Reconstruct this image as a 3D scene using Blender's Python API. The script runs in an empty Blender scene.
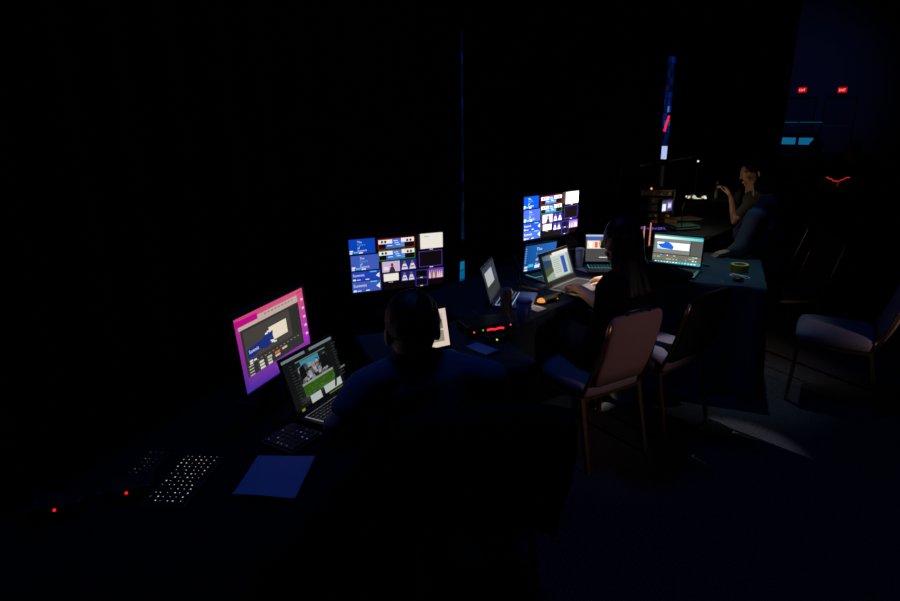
import bpy, bmesh, math, random
from mathutils import Vector, Matrix, noise
random.seed(7)
scene = bpy.context.scene
COL = scene.collection

# ------------------------------------------------------------------ camera
CAM_H = 1.8
FPX = 600.0
PITCH, ROLL = math.radians(17.5), math.radians(-0.9)
fw = Vector((0, math.cos(PITCH), -math.sin(PITCH)))
r0 = Vector((1, 0, 0)); u0 = r0.cross(fw)
rt = r0 * math.cos(ROLL) + u0 * math.sin(ROLL)
up = u0 * math.cos(ROLL) - r0 * math.sin(ROLL)
cam_d = bpy.data.cameras.new('camera'); cam = bpy.data.objects.new('camera', cam_d)
cam_d.sensor_width = 36.0; cam_d.lens = 36.0 * FPX / 900.0
cam_d.clip_start = 0.02; cam_d.clip_end = 200
M3 = Matrix((rt, up, -fw)).transposed()
cam.matrix_world = Matrix.Translation((0, 0, CAM_H)) @ M3.to_4x4()
COL.objects.link(cam); scene.camera = cam

def ray(px, py):
    return fw + rt * ((px - 450) / FPX) + up * ((300.5 - py) / FPX)
def atz(px, py, z):
    d = ray(px, py); return Vector((0, 0, CAM_H)) + d * ((z - CAM_H) / d.z)
def aty(px, py, y):
    d = ray(px, py); return Vector((0, 0, CAM_H)) + d * (y / d.y)

# the row of tables and the curtain behind it run along D; NN points to the curtain
D2 = Vector((.665, .747)).normalized(); N2 = Vector((-D2.y, D2.x))
def sn(s, n, z=0.0):
    return Vector((D2.x * s + N2.x * n, D2.y * s + N2.y * n, z))
def at_n(px, py, n):
    d = ray(px, py); return Vector((0, 0, CAM_H)) + d * (n / (d.x * N2.x + d.y * N2.y))
def at_s(px, py, s):
    d = ray(px, py); return Vector((0, 0, CAM_H)) + d * (s / (d.x * D2.x + d.y * D2.y))

# ------------------------------------------------------------------ view, world, lamps
vs = scene.view_settings
vs.view_transform = 'Standard'; vs.look = 'None'; vs.exposure = 0.0; vs.gamma = 1.0
vs.use_curve_mapping = False
w = bpy.data.worlds.new('world'); scene.world = w; w.use_nodes = True
w.node_tree.nodes['Background'].inputs[0].default_value = (.1, .2, 1, 1)
w.node_tree.nodes['Background'].inputs[1].default_value = 0.0005

def lamp(name, kind, loc, target, energy, color, **kw):
    l = bpy.data.lights.new(name, kind); l.energy = energy; l.color = color
    for k, v in kw.items(): setattr(l, k, v)
    o = bpy.data.objects.new(name, l); COL.objects.link(o)
    o.location = loc
    o.rotation_euler = (Vector(target) - Vector(loc)).to_track_quat('-Z', 'Y').to_euler()
    return o
# blue stage wash spilling over the curtain
lamp('blue_stage_wash', 'SPOT', sn(2.0, 2.4, 5.3), (0.35, 1.9, .5), 82, (.035, .20, 1), spot_size=math.radians(86), spot_blend=.9, shadow_soft_size=.5)
# blue wash over the open part of the hall
lamp('blue_hall_wash', 'SPOT', (8, 16, 5.7), (13.7, 26, 2.0), 230, (.12, .20, 1), spot_size=math.radians(44), spot_blend=1, shadow_soft_size=.5)
# white stage light falling over the curtain on to the carpet behind the chairs
lamp('white_stage_light', 'SPOT', sn(3.55, 2.75, 3.6), (1.58, 2.95, 0), 330, (.85, .9, 1), spot_size=math.radians(9.5), spot_blend=.6, shadow_soft_size=.012)
# dim warm work light on the far right behind the camera
lamp('warm_door_light', 'SPOT', (3.6, -.9, 2.5), (.95, 2.74, .56), 120, (1, .68, .62), spot_size=math.radians(15), spot_blend=1.0, shadow_soft_size=.12)

# unseen narrow spot added overhead to brighten the woman's hands
lamp('added_hands_spot', 'SPOT', (.62, 3.86, 5.6), (.79, 3.63, .78), 3200, (1, .88, .76), spot_size=math.radians(5.6), spot_blend=.8, shadow_soft_size=.03)
# cool overhead spot added to brighten the cloth and tape below
lamp('added_cool_table_spot', 'SPOT', (1.95, 4.75, 4.6), (1.86, 3.93, .75), 150, (.62, .86, 1), spot_size=math.radians(19), spot_blend=1.0, shadow_soft_size=.06)
# second warm spot, added only to brighten the chair at the right edge
lamp('added_warm_chair_spot', 'SPOT', (4.3, -.3, 2.3), (2.72, 3.36, .50), 260, (1, .80, .68), spot_size=math.radians(10), spot_blend=1.0, shadow_soft_size=.1)

# ------------------------------------------------------------------ materials
MATS = {}
def srgb(c):
    return tuple(((x / 255) / 12.92 if x / 255 <= .04045 else ((x / 255 + .055) / 1.055) ** 2.4) for x in c)
def mat(name, col, rough=.6, metal=0.0, var=.15, scale=40, bump=.0, bscale=200, spec=.5, sheen=0.0):
    if name in MATS: return MATS[name]
    m = bpy.data.materials.new(name); m.use_nodes = True
    nt = m.node_tree; b = nt.nodes['Principled BSDF']
    tc = nt.nodes.new('ShaderNodeTexCoord')
    nz = nt.nodes.new('ShaderNodeTexNoise'); nz.inputs['Scale'].default_value = scale; nz.inputs['Detail'].default_value = 4
    nt.links.new(tc.outputs['Object'], nz.inputs['Vector'])
    mix = nt.nodes.new('ShaderNodeMix'); mix.data_type = 'RGBA'
    c = Vector(col[:3])
    mix.inputs['A'].default_value = (*(c * (1 - var)), 1); mix.inputs['B'].default_value = (*(c * (1 + var)), 1)
    nt.links.new(nz.outputs['Fac'], mix.inputs['Factor'])
    nt.links.new(mix.outputs['Result'], b.inputs['Base Color'])
    b.inputs['Roughness'].default_value = rough; b.inputs['Metallic'].default_value = metal
    b.inputs['Specular IOR Level'].default_value = spec
    if sheen: b.inputs['Sheen Weight'].default_value = sheen
    if bump:
        n2 = nt.nodes.new('ShaderNodeTexNoise'); n2.inputs['Scale'].default_value = bscale
        nt.links.new(tc.outputs['Object'], n2.inputs['Vector'])
        bp = nt.nodes.new('ShaderNodeBump'); bp.inputs['Strength'].default_value = bump; bp.inputs['Distance'].default_value = .004
        nt.links.new(n2.outputs['Fac'], bp.inputs['Height']); nt.links.new(bp.outputs['Normal'], b.inputs['Normal'])
    MATS[name] = m; return m
def glow(name, col, strength=1.0):
    if name in MATS: return MATS[name]
    m = bpy.data.materials.new(name); m.use_nodes = True
    nt = m.node_tree; b = nt.nodes['Principled BSDF']
    b.inputs['Base Color'].default_value = (.02, .02, .02, 1)
    b.inputs['Emission Color'].default_value = (*srgb(col), 1); b.inputs['Emission Strength'].default_value = strength
    MATS[name] = m; return m
def screen_mat(strength):
    name = 'screen_%.2f' % strength
    if name in MATS: return MATS[name]
    m = bpy.data.materials.new(name); m.use_nodes = True
    nt = m.node_tree; b = nt.nodes['Principled BSDF']
    at = nt.nodes.new('ShaderNodeAttribute'); at.attribute_name = 'Col'
    nt.links.new(at.outputs['Color'], b.inputs['Emission Color'])
    b.inputs['Base Color'].default_value = (.006, .006, .007, 1); b.inputs['Roughness'].default_value = .35
    b.inputs['Emission Strength'].default_value = strength
    MATS[name] = m; return m

mat('black_plastic', (.012, .012, .013), .45, bump=.05)
mat('dark_plastic', (.03, .03, .033), .5)
mat('aluminium', (.35, .35, .36), .35, .9, .08)
mat('grey_metal', (.3, .3, .31), .4, .8, .1)
mat('bronze_metal', (.55, .33, .16), .32, .95, .1)
mat('key_black', (.01, .01, .011), .6)
mat('key_grey', (.18, .18, .19), .55)
mat('black_cloth', (.007, .008, .012), .95, 0, .3, 60, .3, 500, .1)
mat('table_cloth', (.02, .034, .05), .85, 0, .25, 60, .35, 600, .2)
mat('drape', (.006, .0065, .008), .95, 0, .3, 15, .3, 300, .05)
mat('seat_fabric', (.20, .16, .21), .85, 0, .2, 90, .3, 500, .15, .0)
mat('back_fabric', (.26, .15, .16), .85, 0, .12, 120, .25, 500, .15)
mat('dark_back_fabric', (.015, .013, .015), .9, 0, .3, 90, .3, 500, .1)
mat('navy_shirt', (.075, .13, .24), .9, 0, .25, 50, .35, 260, .1)
mat('black_shirt', (.006, .006, .007), .95, 0, .3, 50, .35, 260, .05)
mat('grey_shirt', (.06, .07, .085), .9, 0, .2, 50, .3, 260, .1)
mat('grey_sleeve', (.16, .15, .155), .9, 0, .3, 40, .5, 120, .1)
mat('dark_trousers', (.012, .014, .022), .9, 0, .3, 60, .3, 300, .1)
mat('shoe', (.012, .012, .012), .5)
mat('skin', (.55, .31, .21), .55, 0, .12, 60, .1, 400, .35)
mat('tattoo_skin', (.30, .17, .14), .55, 0, .75, 55, .1, 400, .35)
mat('dark_hair', (.005, .004, .0035), .5, 0, .4, 90, .5, 150, .3)
mat('eye_white', (.7, .7, .7), .2)
mat('paper', (.78, .78, .76), .8, 0, .04)
mat('folder', (.16, .30, .60), .7, 0, .06)  # blue wash put into the base colour; the folder is white paper
mat('white_plastic', (.75, .75, .74), .4, 0, .05)
mat('blue_cup', (.05, .09, .30), .4, 0, .1)
mat('tan_can', (.30, .22, .17), .4, .2, .2)
mat('yellow_tape', (.75, .62, .02), .5, 0, .1)
mat('orange_wrap', (.75, .36, .05), .5, 0, .3)
mat('wood', (.30, .15, .07), .55, 0, .35, 25)
mat('wall_paint', (.16, .16, .18), .9, 0, .1, 3)
mat('door_paint', (.11, .11, .125), .7, 0, .1, 5)
mat('ceiling_black', (.01, .01, .012), .95)
mat('lens', (.02, .02, .025), .1, 0, 0)
mat('teal_table_cloth', (.022, .06, .085), .85, 0, .2, 60, .35, 600, .2)
mat('teal_cloth', (.03, .12, .13), .9, 0, .2)

# carpet: woven, with a faint broken pattern
m = bpy.data.materials.new('carpet'); m.use_nodes = True; nt = m.node_tree; b = nt.nodes['Principled BSDF']
tc = nt.nodes.new('ShaderNodeTexCoord')
wv = nt.nodes.new('ShaderNodeTexWave'); wv.inputs['Scale'].default_value = 26; wv.inputs['Distortion'].default_value = 4; wv.inputs['Detail'].default_value = 3
wv.inputs['Detail Scale'].default_value = 4
n1 = nt.nodes.new('ShaderNodeTexNoise'); n1.inputs['Scale'].default_value = 120; n1.inputs['Detail'].default_value = 3
mx = nt.nodes.new('ShaderNodeMix'); mx.data_type = 'RGBA'
mx.inputs['A'].default_value = (.010, .010, .017, 1); mx.inputs['B'].default_value = (.13, .125, .13, 1)
ml = nt.nodes.new('ShaderNodeMath'); ml.operation = 'MULTIPLY'
for nd in (wv, n1): nt.links.new(tc.outputs['Object'], nd.inputs['Vector'])
nt.links.new(wv.outputs['Fac'], ml.inputs[0]); nt.links.new(n1.outputs['Fac'], ml.inputs[1])
nt.links.new(ml.outputs[0], mx.inputs['Factor']); nt.links.new(mx.outputs['Result'], b.inputs['Base Color'])
b.inputs['Roughness'].default_value = .95; b.inputs['Specular IOR Level'].default_value = .1
bp = nt.nodes.new('ShaderNodeBump'); bp.inputs['Strength'].default_value = .5; bp.inputs['Distance'].default_value = .006
nt.links.new(n1.outputs['Fac'], bp.inputs['Height']); nt.links.new(bp.outputs['Normal'], b.inputs['Normal'])
MATS['carpet'] = m

# ------------------------------------------------------------------ mesh helpers
def V(*a): return Vector(a)
class MB:
    def __init__(s): s.v = []; s.f = []
    def add(s, vs_, fs):
        o = len(s.v); s.v += [Vector(p) for p in vs_]; s.f += [tuple(i + o for i in f) for f in fs]; return s
    def box(s, c, size, mtx=None):
        c = Vector(c); hx, hy, hz = [k / 2 for k in size]
        p = [Vector((x, y, z)) for x in (-hx, hx) for y in (-hy, hy) for z in (-hz, hz)]
        if mtx is not None: p = [mtx @ q for q in p]
        return s.add([c + q for q in p], [(0, 1, 3, 2), (4, 6, 7, 5), (0, 4, 5, 1), (2, 3, 7, 6), (0, 2, 6, 4), (1, 5, 7, 3)])
    def loft(s, rings, caps=True):
        n = len(rings[0]); o = len(s.v)
        for r in rings: s.v += [Vector(p) for p in r]
        for i in range(len(rings) - 1):
            for j in range(n):
                a = o + i * n + j; b_ = o + i * n + (j + 1) % n
                s.f.append((a, b_, b_ + n, a + n))
        if caps:
            s.f.append(tuple(o + j for j in reversed(range(n))))
            s.f.append(tuple(o + (len(rings) - 1) * n + j for j in range(n)))
        return s
    def tube(s, pts, r, seg=8):
        pts = [Vector(p) for p in pts]; rings = []
        rs = r if isinstance(r, (list, tuple)) else [r] * len(pts)
        ref = None
        for i, p in enumerate(pts):
            t = (pts[min(i + 1, len(pts) - 1)] - pts[max(i - 1, 0)]).normalized()
            if ref is None:
                ref = Vector((0, 0, 1)) if abs(t.z) < .9 else Vector((1, 0, 0))
            a = (ref - t * ref.dot(t)).normalized(); ref = a; c = t.cross(a)
            rings.append([p + (a * math.cos(k * 2 * math.pi / seg) + c * math.sin(k * 2 * math.pi / seg)) * rs[i] for k in range(seg)])
        return s.loft(rings)
    def bar(s, a, b_, w, h, upv=(0, 0, 1)):
        a, b_ = Vector(a), Vector(b_); t = (b_ - a).normalized(); u = Vector(upv)
        if abs(t.dot(u)) > .95: u = Vector((1, 0, 0))
        x = t.cross(u).normalized(); u = x.cross(t)
        rings = [[p + x * sx * w / 2 + u * su * h / 2 for sx, su in ((-1, -1), (1, -1), (1, 1), (-1, 1))] for p in (a, b_)]
        return s.loft(rings)
    def lathe(s, prof, c, seg=24):
        c = Vector(c)
        return s.loft([[c + Vector((r * math.cos(k * 2 * math.pi / seg), r * math.sin(k * 2 * math.pi / seg), z)) for k in range(seg)] for r, z in prof])
    def ell(s, c, ax, nu=20, nv=12):
        """ax = three scaled axis vectors"""
        c = Vector(c); rings = []
        for i in range(nv + 1):
            t = math.pi * (i + .02) / (nv + .04) if 0 < i < nv else (.02 if i == 0 else math.pi - .02)
            rings.append([c + ax[2] * (-math.cos(t)) + (ax[0] * math.cos(k * 2 * math.pi / nu) + ax[1] * math.sin(k * 2 * math.pi / nu)) * math.sin(t) for k in range(nu)])
        return s.loft(rings)
    def ball(s, c, r, nu=12, nv=8):
        return s.ell(c, (V(r, 0, 0), V(0, r, 0), V(0, 0, r)), nu, nv)
    def mesh(s, name):
        me = bpy.data.meshes.new(name); me.from_pydata([tuple(p) for p in s.v], [], s.f); me.update()
        bm = bmesh.new(); bm.from_mesh(me); bmesh.ops.recalc_face_normals(bm, faces=bm.faces); bm.to_mesh(me); bm.free()
        return me
    def build(s, name, m, parent=None, smooth=False, bevel=0.0, seg=2):
        me = s.mesh(name); me.materials.append(MATS[m] if isinstance(m, str) else m)
        o = bpy.data.objects.new(name, me); COL.objects.link(o)
        if parent is not None: o.parent = parent
        if smooth:
            for p in me.polygons: p.use_smooth = True
        if bevel:
            md = o.modifiers.new('bevel', 'BEVEL'); md.width = bevel; md.segments = seg; md.limit_method = 'ANGLE'
        return o
def tag(o, label, cat, group=None, kind=None):
    if label: o['label'] = label
    if cat: o['category'] = cat
    if group: o['group'] = group
    if kind: o['kind'] = kind
    return o
def thing(name, label, cat, loc=(0, 0, 0), rz=0.0, group=None):
    o = bpy.data.objects.new(name, None); o.empty_display_size = .1; COL.objects.link(o)
    o.location = loc; o.rotation_euler = (0, 0, rz)
    return tag(o, label, cat, group)
def struct(o): o['kind'] = 'structure'; return o
def yaw(v): return math.atan2(v[1], v[0]) - math.pi / 2      # local +Y points along v
def text_mesh(txt, size):
    cu = bpy.data.curves.new('t', 'FONT'); cu.body = txt; cu.size = size; cu.resolution_u = 2
    o = bpy.data.objects.new('t', cu); COL.objects.link(o)
    dg = bpy.context.evaluated_depsgraph_get(); me = o.evaluated_get(dg).to_mesh()
    vs_ = [tuple(v.co) for v in me.vertices]; fs = [tuple(p.vertices) for p in me.polygons]
    o.evaluated_get(dg).to_mesh_clear(); bpy.data.objects.remove(o); bpy.data.curves.remove(cu)
    return vs_, fs

# ------------------------------------------------------------------ the hall
def quad_slab(name, pts, m, thick):
    mb = MB(); n = len(pts)
    nrm = (Vector(pts[1]) - Vector(pts[0])).cross(Vector(pts[2]) - Vector(pts[1])).normalized()
    mb.loft([[Vector(p) for p in pts], [Vector(p) - nrm * thick for p in pts]])
    return struct(mb.build(name, m))
S0, S1, NL, NR, HC = -4.0, 28.5, 9.0, -13.0, 6.2
quad_slab('floor', [sn(S0, NR), sn(S1, NR), sn(S1, NL), sn(S0, NL)], 'carpet', .1)
quad_slab('ceiling', [sn(S0, NL, HC), sn(S1, NL, HC), sn(S1, NR, HC), sn(S0, NR, HC)], 'ceiling_black', .1)
quad_slab('wall_far', [sn(S1, NR), sn(S1, NR, HC), sn(S1, NL, HC), sn(S1, NL)], 'wall_paint', .15)
quad_slab('wall_left', [sn(S0, NL), sn(S1, NL), sn(S1, NL, HC), sn(S0, NL, HC)], 'wall_paint', .15)
quad_slab('wall_right', [sn(S0, NR), sn(S0, NR, HC), sn(S1, NR, HC), sn(S1, NR)], 'wall_paint', .15)
quad_slab('wall_back', [sn(S0, NL), sn(S0, NL, HC), sn(S0, NR, HC), sn(S0, NR)], 'wall_paint', .15)
RD = Matrix.Rotation(math.atan2(D2.y, D2.x), 3, 'Z')          # local x -> D, y -> NN
for k, px in ((1, 803), (2, 843)):
    p = at_s(px, 90, S1); nq = p.x * N2.x + p.y * N2.y
    d = MB().box(sn(S1 - .03, nq, 1.03), (.05, 1.0, 2.06), RD).build('door_%d' % k, 'door_paint', bevel=.01); struct(d)
    MB().box(sn(S1 - .04, nq + .54, 1.06), (.08, .07, 2.12), RD).box(sn(S1 - .04, nq - .54, 1.06), (.08, .07, 2.12), RD).box(sn(S1 - .04, nq, 2.13), (.08, 1.15, .07), RD).build('door_frame', 'dark_plastic', d)
    MB().bar(sn(S1 - .1, nq - .4, 1.02), sn(S1 - .1, nq + .4, 1.02), .04, .05).build('push_bar', 'grey_metal', d)
    # exit sign above the door
    t = thing('exit_sign', 'glowing red exit sign above the far doors, %s of the two' % ('left' if k == 1 else 'right'), 'exit sign', sn(S1 - .06, nq, p.z), math.atan2(D2.y, D2.x) - math.pi / 2, 'exit signs on the far wall')
    MB().box((0, 0, 0), (.34, .06, .24)).build('housing', 'black_plastic', t, bevel=.008)
    MB().box((0, -.034, 0), (.31, .008, .21)).build('face_panel', glow('exit_red', (150, 8, 12), 1.1), t)
    vs_, fs = text_mesh('EXIT', .13)
    mb = MB(); mb.add([(x * .85 - .118, -.0395, z - .047) for x, z, _ in vs_], fs)
    mb.build('lettering', glow('exit_text', (255, 95, 95), 3.2), t)

# cyan lit service counter against the far wall
pc0, pc1 = at_s(783, 135, S1 - .9), at_s(815, 135, S1 - .9)
nc = [q.x * N2.x + q.y * N2.y for q in (pc0, pc1)]; nm, nlen = (nc[0] + nc[1]) / 2 + .35, abs(nc[0] - nc[1]) + .7
t = thing('service_counter', 'long counter with cyan glowing front below the left exit sign', 'counter', sn(S1 - .55, nm), math.atan2(D2.y, D2.x) - math.pi / 2)
MB().box((0, 0, .36), (nlen, .5, .72)).build('body', 'dark_plastic', t, bevel=.01)
MB().box((0, -.02, .74), (nlen + .06, .6, .04)).build('worktop', 'dark_plastic', t, bevel=.008)
for i in range(3):
    MB().box(((i - 1) * nlen / 3.0, -.262, .46), (nlen / 3 - .12, .02, .26)).build('light_panel', glow('counter_cyan', (14, 98, 140), .9), t)
t = thing('shelf_light', 'thin cyan strip of light on the wall above the counter', 'strip light', sn(S1 - .05, nm - .1, 1.17), math.atan2(D2.y, D2.x) - math.pi / 2)
MB().box((0, 0, .02), (nlen - .1, .08, .03)).build('shelf', 'dark_plastic', t)
for i in range(2):
    MB().box(((i - .5) * nlen * .47, -.03, -.005), (nlen * .44, .03, .03)).build('light_tube', glow('shelf_cyan', (10, 62, 88), .9), t)

# ------------------------------------------------------------------ curtain, LED wall behind it
NC = 2.85
def curtain(label, s0, s1, seed, z1=5.2):
    rnd = random.Random(seed); mb = MB(); n = max(40, int((s1 - s0) * 28)); zs = [0.012, .5, 1.2, 2.2, 3.4, z1]
    rows = []
    for z in zs:
        row = []
        for i in range(n + 1):
            pull = .05 * max(0, min(1, (.95 - z) / .3))
            s_ = s0 + (s1 - pull * (seed == 1) - s0) * i / n
            a = 2 * math.pi * s_ / .23
            edge = min(1, (s_ - s0) / .3, (s1 - s_) / .3)
            off = edge * (.05 * math.sin(a + .5 * math.sin(s_ * 2.3 + seed)) + .02 * math.sin(a * .37 + seed + z * .25))
            row.append(sn(s_, NC + .06 + off * (1 - .25 * z / z1), z))
        rows.append(row)
    for row in rows: mb.v += row
    W = n + 1
    for j in range(len(zs) - 1):
        for i in range(n): mb.f.append((j * W + i, j * W + i + 1, (j + 1) * W + i + 1, (j + 1) * W + i))
    o = mb.build('stage_curtain', 'drape', smooth=True)
    md = o.modifiers.new('thick', 'SOLIDIFY'); md.thickness = .006
    return tag(o, label, 'curtain', 'black curtains along the row of tables')
def s_at(px, py):
    p = at_n(px, py, NC + .06); return p.x * D2.x + p.y * D2.y
G1a, G1b, G2a, G2b = s_at(461.0, 150), s_at(463.6, 150), s_at(663.2, 110), s_at(671.2, 110)
curtain('black pleated curtain behind the pink monitor, nearest the camera', -3.5, G1a, 1)
curtain('black pleated curtain between the two narrow gaps of light', G1b, G2a, 2)
curtain('black pleated curtain at the far end beside the exit signs', G2b, s_at(789, 90), 3)

class Screen:
    """flat picture of a screen: coloured quads, polygons and letters; origin top left, x right, y down, unit square"""
    def __init__(s, W, H): s.W, s.H, s.v, s.f, s.c, s.k = W, H, [], [], [], 0
    def _p(s, x, y): return ((x - .5) * s.W, -s.k * .00012, (.5 - y) * s.H)
    def poly(s, pts, col):
        cols = col if isinstance(col[0], (list, tuple)) else [col] * len(pts)
        o = len(s.v); s.k += 1
        s.v += [s._p(*p) for p in pts]; s.f.append(tuple(range(o, o + len(pts)))); s.c += [srgb(c) for c in cols]
    def rect(s, x0, y0, x1, y1, col):
        s.poly([(x0, y1), (x1, y1), (x1, y0), (x0, y0)], col)
    def frame(s, x0, y0, x1, y1, col, t=.006):
        tx, ty = t, t * s.W / s.H
        s.rect(x0, y0, x1, y0 + ty, col); s.rect(x0, y1 - ty, x1, y1, col); s.rect(x0, y0, x0 + tx, y1, col); s.rect(x1 - tx, y0, x1, y1, col)
    def text(s, x, y, h, txt, col):
        vs_, fs = text_mesh(txt, h * s.H * 1.35); o = len(s.v); s.k += 1
        for p in vs_:
            q = s._p(x, y); s.v.append((q[0] + p[0], q[1], q[2] + p[1]))
        s.f += [tuple(i + o for i in f) for f in fs]; s.c += [srgb(col)] * len(vs_)
    def disc(s, x, y, rx, ry, col, n=10):
        s.poly([(x + rx * math.cos(-k * 2 * math.pi / n), y + ry * math.sin(-k * 2 * math.pi / n)) for k in range(n)], col)
    def build(s, parent, mtx, strength, name='screen'):
        me = bpy.data.meshes.new(name); me.from_pydata([tuple(mtx @ Vector(p)) for p in s.v], [], s.f)
        at = me.color_attributes.new('Col', 'FLOAT_COLOR', 'POINT')
        for i, c in enumerate(s.c): at.data[i].color = (*c, 1)
        me.materials.append(screen_mat(strength)); me.update()
        o = bpy.data.objects.new(name, me); COL.objects.link(o); o.parent = parent
        return o

# LED wall of the stage, seen only through the two gaps of the curtain
LW, LH = 13.0, 2.6
t = thing('led_wall', 'blue stage LED wall seen through the narrow gaps in the curtain', 'led wall', sn(9.0, 5.2, 0), math.atan2(D2.y, D2.x))
MB().box((0, .1, .15 + LH / 2), (LW + .1, .16, LH + .1)).build('housing', 'black_plastic', t)
MB().box((-3, .1, .07), (LW / 2 - .1, .5, .14)).box((3.4, .1, .07), (LW / 2 - .1, .5, .14)).build('base', 'dark_plastic', t)
S = Screen(LW, LH); rnd = random.Random(11)
S.rect(0, 0, 1, 1, (3, 6, 26))
for i in range(130):
    for j in range(20):
        b_ = rnd.choice((.25, .45, .6, .8, 1.2)); c = (2 * b_, 12 * b_, 50 * b_)
        if j == 9 and rnd.random() < .5: c = (3, 44, 46)
        if j >= 16: c = (3, 26 * b_ + 8, 52 * b_ + 14)
        if i > 75: c = tuple(x * 1.7 for x in c)
        if rnd.random() < .012: c = (80, 105, 150)
        if i > 75 and j >= 14: c = (1, 2, 5)
        S.rect(i / 130 + .0004, j / 20 + .003, (i + .93) / 130, (j + .94) / 20, c)
S.build(t, Matrix.Translation((0, .008, .15 + LH / 2)), 1.0, 'lit_panels')

p0, p1 = at_n(669, 116, 4.4), at_n(664, 132, 4.4)
pa, pb = at_n(463, 261, 3.25), at_n(463, 288, 3.25)
t = thing('floor_light', 'cyan floor light showing low in the narrow near curtain gap', 'floor light', (pa.x, pa.y, 0), math.atan2(D2.y, D2.x))
MB().box((0, .05, pa.z / 2), (.34, .08, pa.z + .03)).build('housing', 'black_plastic', t, bevel=.006)
for k in range(3):
    hh = (pa.z - pb.z) / 3; MB().box((0, .004, pb.z + hh * (k + .5)), (.30, .012, hh * .86)).build('lamp_cell', glow('cyan_cell_%d' % k, ((6, 70, 110), (4, 95, 150), (10, 110, 160))[k], .9), t)
p0, p1 = at_n(669, 116, 4.4), at_n(664, 132, 4.4)
t = thing('tube_light', 'magenta light tube glowing in the far curtain gap', 'tube light', (0, 0, 0))
MB().tube([p0, p1], .02, 10).build('tube', glow('magenta', (255, 30, 90), 1.0), t, True)
MB().tube([p0, p0 + (p0 - p1).normalized() * .06], .024, 10).build('end_cap', 'black_plastic', t)
MB().tube([p1, p1 + (p1 - p0).normalized() * .06], .024, 10).build('end_cap', 'black_plastic', t)
q = p1 + (p1 - p0).normalized() * .06
MB().tube([q, (q.x, q.y, .02)], .012, 8).box((q.x, q.y, .012), (.3, .3, .024)).build('stand', 'black_plastic', t)
p0 = at_n(662.5, 153, 3.6)
t = thing('stage_lamp', 'small white stage lamp low in the far curtain gap', 'lamp', (p0.x, p0.y, 0))
MB().box((0, 0, p0.z), (.10, .12, .22)).build('housing', 'black_plastic', t, bevel=.01)
MB().box((0, -.065, p0.z), (.075, .02, .2)).build('lens', glow('white_lamp', (185, 200, 255), .9), t)
MB().tube([(0, 0, p0.z - .1), (0, 0, .02)], .014).box((0, 0, .012), (.3, .3, .024)).build('stand', 'black_plastic', t)

# curtain upright and crossbar at the far gap
p0 = at_n(660.5, 189, 2.72); pa, pb = at_n(640, 161, 2.72), at_n(690, 161.5, 2.72)
t = thing('curtain_stand', 'grey upright pole with crossbar standing at the far curtain gap', 'curtain stand', (p0.x, p0.y, 0))
MB().tube([(0, 0, .02), (0, 0, 1.22)], .022, 12).build('upright', 'white_plastic', t, True)
MB().box((0, 0, .012), (.22, .22, .02), RD).build('base_plate', 'grey_metal', t, bevel=.004)
MB().tube([V(pa.x - p0.x, pa.y - p0.y, 1.24), V(pb.x - p0.x, pb.y - p0.y, 1.24)], .018, 10).build('crossbar', 'grey_metal', t, True)
MB().box((0, 0, 1.23), (.07, .07, .06), RD).build('clamp', 'black_plastic', t)
p = at_n(698, 161, 2.70)
t = thing('pilot_light', 'tiny white pilot light on a dark box at the curtain', 'light', (p.x, p.y, 0))
MB().box((0, .0, p.z), (.06, .05, .09)).tube([(0, 0, 0.0), (0, 0, p.z)], .012).build('body', 'black_plastic', t)
MB().ball((-.01, -.03, p.z), .012).build('bulb', glow('pilot_white', (230, 230, 220), 1.2), t)
# cables hanging at the curtain
for k, (px, col_) in enumerate(((620.5, 'dark_plastic'), (626, 'dark_plastic'), (631, 'dark_plastic'))):
    top = at_n(px, 60, 2.70); pts = []
    for i in range(22):
        u_ = i / 21; z = top.z * (1 - u_) + .80 * u_
        pts.append((top.x + .025 * math.sin(u_ * 9 + k * 2), top.y + .02 * math.cos(u_ * 11 + k), z))
    o = MB().tube(pts, .004, 6).build('hanging_cable', col_, None, True)
    tag(o, ('dark cable hanging down the curtain, left of three', 'dark cable hanging down the curtain, middle of three', 'dark cable hanging down the curtain, right of three')[k], 'cable', 'cables hanging on the curtain')

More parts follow.
